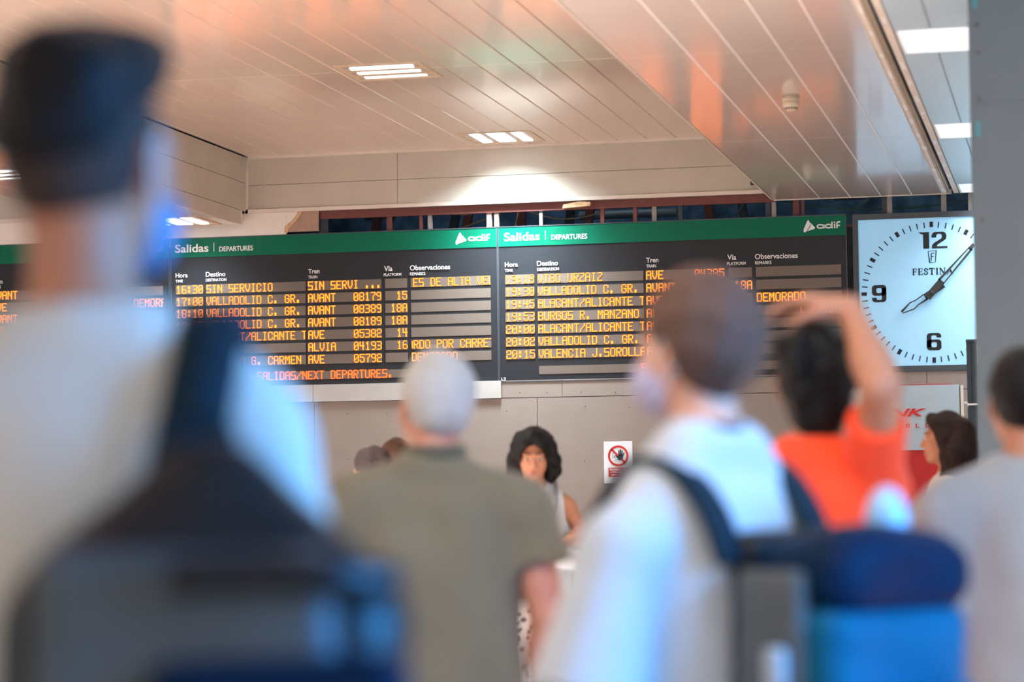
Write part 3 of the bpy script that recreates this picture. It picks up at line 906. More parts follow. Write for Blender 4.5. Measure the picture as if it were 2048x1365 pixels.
# ------------------------------------------------------------------ no-entry notice
t = thing('warning_notice', 'white no-entry notice with a red ring and black hand on the beige wall', 'sign', (-3.185, YW - 0.002, 1.40))
obj('sheet', MB().box(-0.104, 0.104, -0.001, 0.001, 0.0, 0.298), M_PAPER, t)
rg = MB()
N = 40
cz = 0.195
ang = [2 * math.pi * i / N for i in range(N)]
rg.stroke([(0.067 * math.cos(a), cz + 0.067 * math.sin(a)) for a in ang], 0.015, -0.0025, -0.001, True)
rg.stroke([(-0.047, cz + 0.047), (0.047, cz - 0.047)], 0.014, -0.0025, -0.001)
obj('prohibition_ring', rg, M_SIGNRED, t)
hd_ = MB()
hd_.prism([(-0.008, cz - .004), (0.0, cz - .028), (0.012, cz - .032), (0.026, cz - .030), (0.033, cz - .014), (0.034, cz + .004), (0.02, cz + .008), (.006, cz + .004)], -0.0032, -0.0025)
for a, b, w in (((0.006, cz + 0.0), (0.005, cz + .040), .008), ((0.015, cz + 0.0), (0.018, cz + .046), .008), ((0.024, cz + 0.0), (0.030, cz + .038), .008), ((0.030, cz - .006), (0.044, cz + .022), .008), ((0.002, cz - .016), (-0.02, cz + .004), .008)):
    hd_.stroke([a, b], w, -0.0032, -0.0025)
obj('hand_symbol', hd_, M_SIGNDARK, t)
fc = MB()
fc.stroke([(-0.022, cz + .018), (-0.036, cz + .018), (-0.042, cz + .006), (-0.040, cz - .014), (-0.044, cz - .018)], 0.0022, -0.003, -0.0024)
fc.stroke([(-0.028, cz + .002), (-0.024, cz - .002), (-0.03, cz - .006), (-0.022, cz - .014), (-0.016, cz - .018)], 0.0022, -0.003, -0.0024)
fc.stroke([(-0.028, cz - .040), (-0.014, cz - .030), (0.0, cz - .028)], 0.0022, -0.003, -0.0024)
obj('face_outline', fc, M_SIGNDARK, t)
rb_ = obj('red_panel', MB().box(-0.072, 0.072, -0.0022, -0.001, 0.045, 0.110), M_SIGNRED, t)
for i, s in enumerate(('PROHIBIDO EL PASO', 'A TODA PERSONA', 'AJENA A LA OBRA')):
    w = 0.126 - 0.012 * i
    obj('lettering', text_geo(s, -w / 2, 0.090 - 0.019 * i, w, 0.014, -0.003, 0.0006, 0.03), M_PAPER, rb_)
obj('footer_mark', MB().box(-0.045, -0.03, -0.0018, -0.001, 0.027, 0.030).box(-0.005, 0.012, -0.0018, -0.001, 0.026, 0.031).box(0.03, 0.045, -0.0018, -0.001, 0.027, 0.030), M_COLUMN, t)

# ------------------------------------------------------------------ drinks panel
t = thing('drinks_panel', 'red and white drinks advertising panel below the clock', 'advertising panel', (-1.25, YW - 0.012, 0.6))
obj('red_sheet', MB().box(-0.62, 0.43, 0.0, 0.01, 0.0, 1.46), M_POSTERRED, t)
wp = obj('white_sheet', MB().box(-0.30, 0.472, -0.006, 0.0, 1.005, 1.455), M_POSTERWHITE, t)
obj('lettering', text_geo('DRINK', -0.255, 1.238, 0.50, 0.055, -0.009, 0.003, 0.035, 0.35), M_SIGNRED, wp)
for i, ch in enumerate('COLD'):
    obj('lettering', text_geo(ch, 0.035 + i * 0.0672, 1.160, 0.026, 0.029, -0.009, 0.003, 0.02), M_SIGNRED, wp)
sc_ = MB()
sc_.stroke([(-0.44, 1.20), (-0.41, 1.23), (-0.395, 1.26), (-0.405, 1.25), (-0.415, 1.21), (-0.40, 1.20), (-0.38, 1.22), (-0.36, 1.27), (-0.37, 1.26), (-0.385, 1.21), (-0.37, 1.20), (-0.35, 1.22)], 0.008, -0.004, 0.0)
sc_.stroke([(-0.58, 1.24), (-0.56, 1.27), (-0.53, 1.26), (-0.52, 1.22), (-0.55, 1.20), (-0.575, 1.22)], 0.01, -0.004, 0.0, True)
obj('script_lettering', sc_, M_POSTERWHITE, t)
obj('side_rail', MB().box(0.480, 0.50, -0.002, 0.012, 0.9, 1.45), M_TRIM, t)

# ------------------------------------------------------------------ soft shapes: implicit fields turned into meshes
class Field:
    def __init__(self):
        self.p = []

    def rc(self, a, b, r1, r2, k=0.025, flat=False):
        self.p.append(('rc', np.array(a, float), np.array(b, float), r1, r2, k, flat)); return self

    def el(self, c, r, k=0.025, rot=None, sub=False):
        self.p.append(('el', np.array(c, float), np.array(r, float), rot, k, sub)); return self

    def rb(self, c, h, rad, k=0.012, rot=None, sub=False):
        self.p.append(('rb', np.array(c, float), np.array(h, float), rad, rot, k, sub)); return self

    def chain(self, pts, rs, k=0.012):
        for i in range(len(pts) - 1):
            self.rc(pts[i], pts[i + 1], rs[i], rs[i + 1], k)
        return self

    def mesh(self, h, post=None, smooth=1):
        lo, hi = np.full(3, 1e9), np.full(3, -1e9)
        for q in self.p:
            if q[0] == 'rc':
                m = max(q[3], q[4])
                lo = np.minimum(lo, np.minimum(q[1], q[2]) - m); hi = np.maximum(hi, np.maximum(q[1], q[2]) + m)
            elif not q[-1]:
                m = np.max(q[2]) if q[0] == 'el' else np.linalg.norm(q[2])
                e = q[2] if (q[0] == 'el' and q[3] is None) or (q[0] == 'rb' and q[4] is None) else np.full(3, m)
                lo = np.minimum(lo, q[1] - e); hi = np.maximum(hi, q[1] + e)
        lo -= 3 * h + 0.015; hi += 3 * h + 0.015
        n = np.ceil((hi - lo) / h).astype(int) + 1
        ax = [lo[i] + h * np.arange(n[i]) for i in range(3)]
        D = np.full(n, 0.2, np.float32)
        for q in self.p:
            if q[0] == 'rc':
                _, a, b, r1, r2, k, flat = q
                m = max(r1, r2) + k + 2 * h + 0.01
                l, u = np.minimum(a, b) - m, np.maximum(a, b) + m
                sub = False
            else:
                c = q[1]
                e = np.full(3, np.max(q[2]) if q[0] == 'el' else np.linalg.norm(q[2]))
                k, sub = q[-2], q[-1]
                l, u = c - e - k - 2 * h - 0.01, c + e + k + 2 * h + 0.01
            i0 = np.maximum(0, np.floor((l - lo) / h).astype(int)); i1 = np.minimum(n, np.ceil((u - lo) / h).astype(int) + 1)
            if np.any(i1 <= i0):
                continue
            X, Y, Z = np.meshgrid(*[ax[i][i0[i]:i1[i]] for i in range(3)], indexing='ij', sparse=True)
            if q[0] == 'rc':
                ab = b - a
                L2 = max(ab @ ab, 1e-9)
                t = ((X - a[0]) * ab[0] + (Y - a[1]) * ab[1] + (Z - a[2]) * ab[2]) / L2
                tc = np.clip(t, 0, 1)
                d = np.sqrt((X - a[0] - tc * ab[0]) ** 2 + (Y - a[1] - tc * ab[1]) ** 2 + (Z - a[2] - tc * ab[2]) ** 2) - (r1 + (r2 - r1) * tc)
                if flat:
                    d = np.maximum(d, (t - 1) * math.sqrt(L2))
            else:
                rot = q[3] if q[0] == 'el' else q[4]
                px, py, pz = X - c[0], Y - c[1], Z - c[2]
                if rot is not None:
                    px, py, pz = [rot[0, j] * px + rot[1, j] * py + rot[2, j] * pz for j in range(3)]
                if q[0] == 'el':
                    r = q[2]
                    k0 = np.sqrt((px / r[0]) ** 2 + (py / r[1]) ** 2 + (pz / r[2]) ** 2)
                    k1 = np.sqrt((px / r[0] ** 2) ** 2 + (py / r[1] ** 2) ** 2 + (pz / r[2] ** 2) ** 2) + 1e-9
                    d = k0 * (k0 - 1) / k1
                else:
                    hh, rad = q[2], q[3]
                    ex, ey, ez = np.abs(px) - hh[0] + rad, np.abs(py) - hh[1] + rad, np.abs(pz) - hh[2] + rad
                    d = np.sqrt(np.maximum(ex, 0) ** 2 + np.maximum(ey, 0) ** 2 + np.maximum(ez, 0) ** 2) + np.minimum(np.maximum(np.maximum(ex, ey), ez), 0) - rad
            sl = tuple(slice(i0[i], i1[i]) for i in range(3))
            S = D[sl]
            if sub:
                g = np.maximum(k - np.abs(S + d), 0) / k
                D[sl] = np.maximum(S, -d) + g * g * k * 0.25
            else:
                g = np.maximum(k - np.abs(S - d), 0) / k
                D[sl] = np.minimum(S, d) - g * g * k * 0.25
        if post is not None:
            X, Y, Z = np.meshgrid(*ax, indexing='ij', sparse=True)
            D = post(X, Y, Z, D).astype(np.float32)
        return nets(D, lo, h, smooth)


def nets(D, lo, h, smooth):
    n = D.shape
    IN = D < 0
    c = np.zeros((n[0] - 1, n[1] - 1, n[2] - 1), np.int8)
    for i in (0, 1):
        for j in (0, 1):
            for k in (0, 1):
                c += IN[i:n[0] - 1 + i, j:n[1] - 1 + j, k:n[2] - 1 + k]
    act = np.argwhere((c > 0) & (c < 8))
    idx = np.full(c.shape, -1, np.int32)
    idx[act[:, 0], act[:, 1], act[:, 2]] = np.arange(len(act))
    acc = np.zeros((len(act), 3)); cnt = np.zeros(len(act))
    corners = [(i, j, k) for i in (0, 1) for j in (0, 1) for k in (0, 1)]
    vals = {o: D[act[:, 0] + o[0], act[:, 1] + o[1], act[:, 2] + o[2]] for o in corners}
    for o in corners:
        for a in range(3):
            if o[a] == 0:
                p = list(o); p[a] = 1; p = tuple(p)
                A, B = vals[o], vals[p]
                m = (A < 0) != (B < 0)
                t = np.where(m, A / np.where(m, A - B, 1), 0)
                pos = np.tile(np.array(o, float), (len(act), 1)); pos[:, a] += t
                acc[m] += pos[m]; cnt[m] += 1
    V = lo + h * (act + acc / cnt[:, None])
    F = []
    for a in range(3):
        b, d = (a + 1) % 3, (a + 2) % 3
        s0 = [slice(1, -1)] * 3; s1 = [slice(1, -1)] * 3
        s0[a] = slice(0, -1); s1[a] = slice(1, None)
        A, B = IN[tuple(s0)], IN[tuple(s1)]
        E = np.argwhere(A != B)
        if not len(E):
            continue
        sg = A[E[:, 0], E[:, 1], E[:, 2]]
        base = E.copy(); base[:, b] += 1; base[:, d] += 1
        q = []
        for ob, od in ((-1, -1), (0, -1), (0, 0), (-1, 0)):
            p = base.copy(); p[:, b] += ob; p[:, d] += od
            q.append(idx[p[:, 0], p[:, 1], p[:, 2]])
        Q = np.stack(q, 1)
        Q[~sg] = Q[~sg][:, ::-1]
        F.append(Q)
    F = np.concatenate(F)
    F = F[(F >= 0).all(1)]
    for _ in range(smooth):
        s = np.zeros_like(V); w = np.zeros(len(V))
        for i in range(4):
            a, b = F[:, i], F[:, (i + 1) % 4]
            np.add.at(s, a, V[b]); np.add.at(w, a, 1); np.add.at(s, b, V[a]); np.add.at(w, b, 1)
        V = 0.5 * V + 0.5 * s / np.maximum(w, 1)[:, None]
    return V, F


def qobj(name, VF, m, parent=None, xf=None):
    V, F = VF
    if xf is not None:
        V = xf(V)
    me = bpy.data.meshes.new(name)
    me.vertices.add(len(V)); me.vertices.foreach_set('co', np.asarray(V, np.float32).ravel())
    me.loops.add(F.size); me.loops.foreach_set('vertex_index', F.astype(np.int32).ravel())
    me.polygons.add(len(F)); me.polygons.foreach_set('loop_start', np.arange(0, F.size, 4, dtype=np.int32))
    me.update(calc_edges=True)
    me.validate()
    me.polygons.foreach_set('use_smooth', [True] * len(me.polygons))
    me.materials.append(m)
    o = bpy.data.objects.new(name, me)
    COL.objects.link(o)
    if parent:
        o.parent = parent
    return o


def folds(seed, amp, fx=18.0, fz=6.0):
    g = np.random.default_rng(seed)
    ws = [(g.normal(0, fx), g.normal(0, fx), g.normal(0, fz), g.uniform(0, 6.28)) for _ in range(5)]

    def f(X, Y, Z):
        o = 0
        for a, b, c, p in ws:
            o = o + np.sin(a * X + b * Y + c * Z + p + 1.5 * np.sin(9 * Z + 7 * X + p))
        return o * (amp / 5 * 1.6)
    return f


def rotz(a):
    c, s = math.cos(a), math.sin(a)
    return np.array([[c, -s, 0], [s, c, 0], [0, 0, 1.0]])


def rotx(a):
    c, s = math.cos(a), math.sin(a)
    return np.array([[1.0, 0, 0], [0, c, -s], [0, s, c]])


def roty(a):
    c, s = math.cos(a), math.sin(a)
    return np.array([[c, 0, s], [0, 1.0, 0], [-s, 0, c]])


def unit(v):
    v = np.array(v, float)
    return v / np.linalg.norm(v)


def hand(F, wrist, d, n, side, curl=0.35, sz=1.0, spread=0.10):
    """palm + five separate fingers; d along the hand, n palm normal (fingers curl towards n), side=+1 thumb towards s"""
    d = unit(d); n = np.array(n, float); n = unit(n - d * (n @ d)); s = np.cross(n, d) * side
    W = np.array(wrist, float)
    P = lambda a, b, c: W + sz * (d * a + s * b + n * c)
    knuck = [(0.092, 0.030, 0.0), (0.097, 0.010, -0.003), (0.093, -0.011, -0.002), (0.084, -0.029, 0.002)]
    lens = [(0.040, 0.026, 0.020), (0.045, 0.029, 0.021), (0.041, 0.027, 0.020), (0.032, 0.020, 0.018)]
    for i, kk in enumerate(knuck):
        F.rc(P(0.005, kk[1] * 0.55, 0), P(*kk), 0.0165 * sz, 0.0135 * sz, 0.016)
        p = P(*kk); ang = curl * 0.6 + 0.05 * i
        lat = (1.5 - i) * spread
        dd = unit(d + s * lat)
        for j, l in enumerate(lens[i]):
            v = dd * math.cos(ang) + n * math.sin(ang)
            q = p + v * l * sz
            F.rc(p, q, (0.0098, 0.0088, 0.0078)[j] * sz, (0.0088, 0.0078, 0.0068)[j] * sz, 0.004)
            p = q; ang += curl * (1.0 if j == 0 else 0.75)
    p0, p1 = P(0.018, 0.022, 0.006), P(0.052, 0.050, 0.020)
    p2 = p1 + sz * 0.032 * unit(d * 0.8 + s * 0.35 + n * 0.45)
    p3 = p2 + sz * 0.026 * unit(d * 0.85 + s * 0.05 + n * 0.5)
    F.rc(p0, p1, 0.016 * sz, 0.0125 * sz, 0.014); F.rc(p1, p2, 0.0115 * sz, 0.010 * sz, 0.004); F.rc(p2, p3, 0.010 * sz, 0.008 * sz, 0.004)


def skinmat(name, c):
    return mat(name, c, rough=0.5, spec=0.4, var=0.05, scale=25, bump=0.02, bscale=120)


def cloth(name, c, rough=0.85):
    return mat(name, c, rough=rough, spec=0.2, var=0.04, scale=14, bump=0.06, bscale=220, sheen=0.15)


def hairmat(name, c, rough=0.5, var=0.3):
    return mat(name, c, rough=rough, spec=0.2, var=var, scale=60, bump=0.5, bscale=130)


M_EYE = mat('eye_white', srgb(225, 222, 218), rough=0.2, var=0)
M_IRIS = mat('eye_brown', srgb(40, 26, 18), rough=0.15, var=0)
M_LIP = mat('lips', srgb(170, 92, 84), rough=0.45, var=0.05)
M_BROW = mat('eyebrow_hair', srgb(45, 32, 26), rough=0.8, var=0.1)


def person(label, x, y, yaw, H, skin, hair, shirt, pants, voxel=0.007, wide=1.0, female=False, head_yaw=0.0, head_pitch=0.12, head_roll=0.0, arm=1.0, arms=None, group=None,
           mask=None, stoop=0.0, curls=(0.4, 0.4), neck=0.0, drop=0.0):
    """a standing figure facing local +y; arms: {'L': (elbow, wrist, hand_dir, palm_normal), 'R': ...} in local 1.75 m units"""
    t = thing('person', label, 'person', (x, y, 0), yaw, group)
    k = H / (1.755 + neck)
    xf = lambda V: V * k
    hr = rotz(head_yaw) @ rotx(head_pitch) @ roty(head_roll)
    HC = np.array([0.0, 0.012 + stoop, 1.635 + neck])
    hp = lambda p: HC + hr @ np.array(p, float)
    sw = 0.178 * wide * (0.9 if female else 1.0)
    tw = wide * (0.9 if female else 1.0)
    arms = arms or {}
    J = {}
    for s, sg in (('L', -1), ('R', 1)):
        S = np.array([sg * sw, -0.01, 1.395 - drop])
        if s in arms:
            el, wr, hd, pn = [np.array(v, float) for v in arms[s][:4]]
            if len(arms[s]) > 4:
                S = np.array(arms[s][4], float)
        else:
            el, wr, hd, pn = np.array([sg * (sw + 0.045), -0.03, 1.12]), np.array([sg * (sw + 0.06), 0.04, 0.90]), np.array([0, 0.08, -1.0]), np.array([-sg, 0, 0.0])
        J[s] = (S, el, wr, hd, pn)
    # ---- body: one continuous surface
    F = Field()
    F.el((0, 0.0, 1.30), (0.150 * tw, 0.108, 0.19), 0.04)
    F.el((0, 0.005, 1.08), (0.135 * tw, 0.105, 0.18), 0.05)
    F.el((0, -0.005, 0.94), (0.158 * tw, 0.112, 0.12), 0.05)
    F.rc((-0.11 * tw, -0.012, 1.385 - drop), (0.11 * tw, -0.012, 1.385 - drop), 0.06, 0.06, 0.04)
    if female:
        F.el((-0.07, 0.085, 1.27), (0.055, 0.05, 0.055), 0.04); F.el((0.07, 0.085, 1.27), (0.055, 0.05, 0.055), 0.04)
    nb = np.array([0, -0.012, 1.47])
    nk = 0.9 if female else 1.0
    F.rc(nb, hp((0, -0.022, -0.055)), 0.056 * nk, 0.051 * nk, 0.03)
    for sg in (-1, 1):
        F.rc((0, -0.02, 1.475), (sg * sw * 0.85, -0.012, 1.395 - drop), 0.045, 0.05, 0.035)
    aw = arm * (0.85 if female else min(1.1, wide))
    for s in 'LR':
        S, el, wr, hd, pn = J[s]
        F.el(S + np.array([0, 0, -0.022]), (0.056 * aw, 0.058 * aw, 0.060 * aw), 0.03)
        F.rc(S + np.array([0, 0, -0.025]), el, 0.049 * aw, 0.041 * aw, 0.025); F.rc(el, wr, 0.042 * aw, 0.027 * aw, 0.015)
        F.rc(el + 0.25 * (wr - el), el + 0.4 * (wr - el), 0.044 * aw, 0.04 * aw, 0.02)
        thumb = 1.0 if s == 'L' else -1.0
        hand(F, wr, hd, pn, thumb, curls[0] if s == 'L' else curls[1], 0.92 if female else 1.02)
    for sg in (-1, 1):
        F.rc((sg * 0.088, 0, 0.90), (sg * 0.10, 0.01, 0.49), 0.086, 0.056, 0.03); F.rc((sg * 0.10, 0.008, 0.49), (sg * 0.105, -0.02, 0.09), 0.054, 0.037, 0.02)
        F.el((sg * 0.104, -0.02, 0.34), (0.05, 0.055, 0.12), 0.02)
        F.el((sg * 0.112, 0.05, 0.05), (0.04, 0.12, 0.036), 0.02)
    # head
    F.el(hp((0, -0.012, 0.02)), (0.074, 0.094, 0.098), 0.02, hr)
    F.el(hp((0, 0.034, -0.048)), (0.058, 0.060, 0.070), 0.025, hr)
    F.el(hp((0, 0.064, -0.094)), (0.024, 0.022, 0.020), 0.02, hr)
    for sg in (-1, 1):
        F.el(hp((sg * 0.034, 0.060, -0.030)), (0.024, 0.024, 0.026), 0.02, hr)
        F.el(hp((sg * 0.031, 0.098, 0.0)), (0.019, 0.016, 0.011), 0.010, hr, sub=True)
        F.el(hp((sg * 0.030, 0.083, 0.0)), (0.016, 0.009, 0.009), 0.006, hr)
        ear = hr @ rotz(sg * 0.35) @ rotx(0.2)
        F.el(hp((sg * 0.079, -0.006, -0.006)), (0.008, 0.018, 0.031), 0.006, ear)
        F.el(hp((sg * 0.083, -0.004, 0.0)), (0.007, 0.010, 0.016), 0.005, ear, sub=True)
        F.el(hp((sg * 0.077, 0.004, -0.036)), (0.007, 0.009, 0.011), 0.006, hr)
        F.rc(hp((sg * 0.012, 0.086, 0.021)), hp((sg * 0.045, 0.074, 0.021)), 0.010, 0.008, 0.014)
        F.el(hp((sg * 0.012, 0.098, -0.036)), (0.009, 0.010, 0.008), 0.006, hr)
    F.rc(hp((0, 0.084, 0.006)), hp((0, 0.106, -0.032)), 0.008, 0.0115, 0.010)
    F.el(hp((0, 0.088, -0.062)), (0.022, 0.009, 0.006), 0.006, hr)
    F.el(hp((0, 0.086, -0.073)), (0.019, 0.009, 0.007), 0.006, hr)
    qobj('body', F.mesh(voxel), skin, t, xf)
    # eyes, lips, brows
    for sg in (-1, 1):
        e = Field().el(hp((sg * 0.030, 0.084, 0.0)), (0.0125, 0.0125, 0.0060), 0.002, hr)
        eo = qobj('eye', e.mesh(0.0025), M_EYE, t, xf)
        qobj('iris', Field().el(hp((sg * 0.030, 0.0945, 0.0)), (0.0066, 0.003, 0.0058), 0.002, hr).mesh(0.0018), M_IRIS, eo, xf)
        qobj('eyebrow', Field().rc(hp((sg * 0.013, 0.094, 0.023)), hp((sg * 0.046, 0.080, 0.026)), 0.0038, 0.003).mesh(0.0025), M_BROW, t, xf)
    if not mask:
        lp = Field().el(hp((0, 0.0915, -0.062)), (0.020, 0.0075, 0.0045), 0.003, hr).el(hp((0, 0.0905, -0.072)), (0.018, 0.0075, 0.0055), 0.003, hr)
        qobj('lips', lp.mesh(0.0028), M_LIP, t, xf)
    # ---- hair, made in head space
    hx = lambda V: (HC + V @ hr.T) * k
    hm, style = hair['mat'], hair['style']
    th = hair.get('thick', 0.012)
    G = Field()
    G.el((0, -0.014, 0.022), (0.074 + th, 0.094 + th, 0.098 + th), 0.02)
    g = np.random.default_rng(hair.get('seed', 1))
    if style == 'short':
        if 'quiff' in hair:
            G.el((0.01, 0.058, 0.108), (0.056, 0.05, 0.036), 0.04); G.el((0, -0.02, 0.105), (0.062, 0.07, 0.03), 0.04)
        lines = hair.get('line', ([-0.13, -0.07, -0.03, -0.01, 0.012, 0.03, 0.055, 0.1], [-0.088, -0.080, -0.055, 0.004, 0.018, 0.004, 0.045, 0.078]))
    elif style == 'shaggy':
        G.el((0, -0.06, -0.03), (0.068, 0.052, 0.085), 0.04); G.el((0, -0.045, -0.085), (0.045, 0.042, 0.05), 0.04)
        G.rc((0.0, -0.06, -0.12), (-0.012, -0.062, -0.165), 0.036, 0.012, 0.03)
        for _ in range(26):
            a = g.uniform(0, 6.28); z = g.uniform(.02, .1)
            p = np.array([math.cos(a) * 0.068, -0.014 + math.sin(a) * 0.095, z]); q = p * np.array([1.05, 1.05, 1]) + g.normal(0, .015, 3) + np.array([0, 0, -.02])
            G.rc(p, q, 0.016, 0.007, 0.012)
        lines = ([-0.2, -0.02, 0.01, 0.03, 0.055, 0.1], [-0.2, -0.2, -0.02, 0.0, 0.035, 0.07])
    elif style == 'bob':
        for sg in (-1, 1):
            G.chain([(sg * .03, .055, .10), (sg * .075, .045, .05), (sg * .092, .012, -.02), (sg * .094, -.01, -.085), (sg * .082, .0, -.12)], [.03, .030, .030, .032, .020], .03)
            G.chain([(sg * .05, -.07, .05), (sg * .075, -.06, -.05), (sg * .07, -.05, -.13)], [.05, .045, .03], .03)
        G.chain([(0, -.1, .05), (0, -.095, -.05), (0, -.075, -.13)], [.04, .045, .03], .03)
        G.chain([(.0, .075, .105), (-.035, .09, .072), (-.06, .078, .045)], [.028, .022, .012], .02); G.chain([(.0, .075, .105), (.04, .088, .078), (.068, .07, .045)], [.026, .02, .012], .02)
        lines = None
    elif style == 'long':
        for sg in (-1, 1):
            G.chain([(sg * .02, .062, .098), (sg * .062, .042, .06), (sg * .082, .006, .0), (sg * .088, -.014, -.09), (sg * .085, -.01, -.19), (sg * .078, .01, -.27)], [.022, .022, .026, .032, .03, .016], .03)
            G.chain([(sg * .05, -.08, .05), (sg * .08, -.055, -.06), (sg * .085, -.05, -.17), (sg * .075, -.04, -.26)], [.045, .045, .042, .022], .03)
        G.chain([(0, -.1, .04), (0, -.105, -.07), (0, -.095, -.18), (0, -.085, -.27)], [.04, .045, .045, .025], .03)
        lines = None

    na = hair.get('noise', 0.003)
    nf = folds(hair.get('seed', 1) + 50, na, 60, 40)

    def cut(X, Y, Z, D):
        D = D + nf(X, Y, Z)
        if lines is not None:
            zc = np.interp(Y, lines[0], lines[1])
            D = np.maximum(D, (zc - Z) * 0.8)
        else:
            # keep the face free
            rx, ry, cy = (0.16, 0.084, 0.112) if style == 'long' else (0.068, 0.078, 0.095)
            fd = np.sqrt((X / rx) ** 2 + ((Y - cy) / ry) ** 2 + ((Z + (0.026 if style == 'long' else 0.035)) / 0.102) ** 2) - 1
            D = np.maximum(D, -fd * 0.06)
        return D
    hv = hair.get('voxel', 0.005)
    qobj('hair', G.mesh(hv, cut), hm, t, hx)
    if 'fade' in hair:
        G2 = Field().el((0, -0.013, 0.02), (0.0765, 0.0965, 0.1), 0.02)
        l2 = ([-0.13, -0.07, -0.03, -0.012, 0.012, 0.03, 0.05], [-0.075, -0.07, -0.05, 0.0, 0.012, 0.0, 0.09])
        qobj('faded_hair', G2.mesh(0.005, lambda X, Y, Z, D: np.maximum(D, (np.interp(Y, *l2) - Z) * 0.8)), hair['fade'], t, hx)
    # ---- shirt
    sm, loose, slv = shirt['mat'], shirt.get('loose', 0.014), shirt.get('sleeve', 0.72)
    T = Field()
    T.el((0, 0.0, 1.30), (0.150 * tw + loose, 0.108 + loose, 0.19), 0.05)
    T.rc((0, 0.004, 1.20), (0, 0.0, 0.80), 0.118 + loose, 0.12 + loose, 0.05)
    for sg in (-1, 1):
        T.rc((sg * 0.055 * tw, 0.0, 1.24), (sg * 0.06 * tw, 0.0, 0.80), 0.104 + loose, 0.106 + loose, 0.06)
        T.rc((0, -0.02, 1.475), (sg * sw * 0.85, -0.012, 1.395 - drop), 0.047 + loose * .4, 0.052 + loose * .5, 0.035)
    T.rc((-0.05, -0.03, 1.462), (0.05, -0.03, 1.462), 0.05, 0.05, 0.03)
    T.rc((-0.11 * tw, -0.012, 1.385 - drop), (0.11 * tw, -0.012, 1.385 - drop), 0.06 + loose * .7, 0.06 + loose * .7, 0.04)
    if female:
        T.el((-0.07, 0.088, 1.27), (0.06, 0.055, 0.06), 0.04); T.el((0.07, 0.088, 1.27), (0.06, 0.055, 0.06), 0.04)
    if slv > 0:
        for s in 'LR':
            S, el = J[s][0], J[s][1]
            e = S + (el - S) * slv
            T.el(S + np.array([0, 0, -0.026]), (0.058 * aw + loose * .6, 0.06 * aw + loose * .7, 0.060 * aw + loose * .4), 0.035)
            T.rc(S + np.array([0, 0, -0.032]), e, 0.051 * aw + loose * .7, 0.050 * aw + loose * shirt.get('flare', 1.6), 0.03, flat=True)
    hem = shirt.get('hem', 0.84)
    ff = folds(shirt.get('seed', 3), shirt.get('fold', 0.006), shirt.get('fx', 16), shirt.get('fz', 7))
    nz = shirt.get('neck', 1.50)

    def tc(X, Y, Z, D):
        D = D + ff(X, Y, Z)
        D = np.maximum(D, hem + 0.006 * np.sin(25 * X + 3) - Z)
        nd = np.sqrt((X / 0.066) ** 2 + ((Y - 0.0) / 0.07) ** 2 + ((Z - nz - 0.02 + 0.35 * Y * 0 + (Y > 0) * Y * 0.5) / 0.05) ** 2) - 1
        D = np.maximum(D, -nd * 0.05)
        if slv == 0:
            for sg in (-1, 1):
                nd = np.sqrt(((X - sg * (sw + 0.045)) / 0.075) ** 2 + ((Y + 0.01) / 0.12) ** 2 + ((Z - 1.40) / 0.13) ** 2) - 1
                D = np.maximum(D, -nd * 0.06)
        return D
    sh = qobj('shirt', T.mesh(max(voxel, 0.007), tc, 2), sm, t, xf)
    if 'collar' in shirt:
        C = Field()
        n = 20
        cr_ = shirt.get('collar_r', 0.011)
        hgt = shirt.get('collar_h', 0.0)
        pts = []
        for i in range(n + 1):
            a = 2 * math.pi * i / n
            pts.append(np.array([0.064 * math.cos(a), 0.064 * math.sin(a) - 0.006, nz - 0.004 - 0.030 * max(0, math.sin(a)) + (0.004 if math.sin(a) < 0 else 0)]))
        for i in range(n):
            C.rc(pts[i], pts[i + 1], cr_, cr_, 0.004)
            if hgt:
                up = np.array([0, 0, hgt])
                if math.sin(2 * math.pi * (i + .5) / n) < 0.75:
                    for q in (0.4, 0.8, 1.0):
                        C.rc(pts[i] * np.array([1, 1, 1]) + up * q, pts[i + 1] + up * q, cr_ * .8, cr_ * .8, 0.006)
        qobj('collar', C.mesh(0.005), shirt['collar'], sh, xf)
    # ---- trousers and shoes
    L = Field()
    L.el((0, -0.005, 0.93), (0.165 * tw, 0.12, 0.11), 0.05)
    for sg in (-1, 1):
        L.rc((sg * 0.088, 0, 0.90), (sg * 0.10, 0.01, 0.49), 0.096, 0.070, 0.03); L.rc((sg * 0.10, 0.008, 0.49), (sg * 0.105, -0.015, 0.07), 0.068, 0.056, 0.02, flat=True)
    fl = folds(11, 0.004, 14, 10)
    qobj('trousers', L.mesh(0.010, lambda X, Y, Z, D: np.maximum(D + fl(X, Y, Z), Z - 0.985), 1), pants, t, xf)
    for sg in (-1, 1):
        B = Field().el((sg * 0.112, 0.05, 0.042), (0.047, 0.135, 0.042), 0.02).el((sg * 0.108, -0.02, 0.07), (0.045, 0.06, 0.05), 0.03)
        qobj('shoe', B.mesh(0.007, lambda X, Y, Z, D: np.maximum(D, 0.002 - Z)), M_SHOE, t, xf)
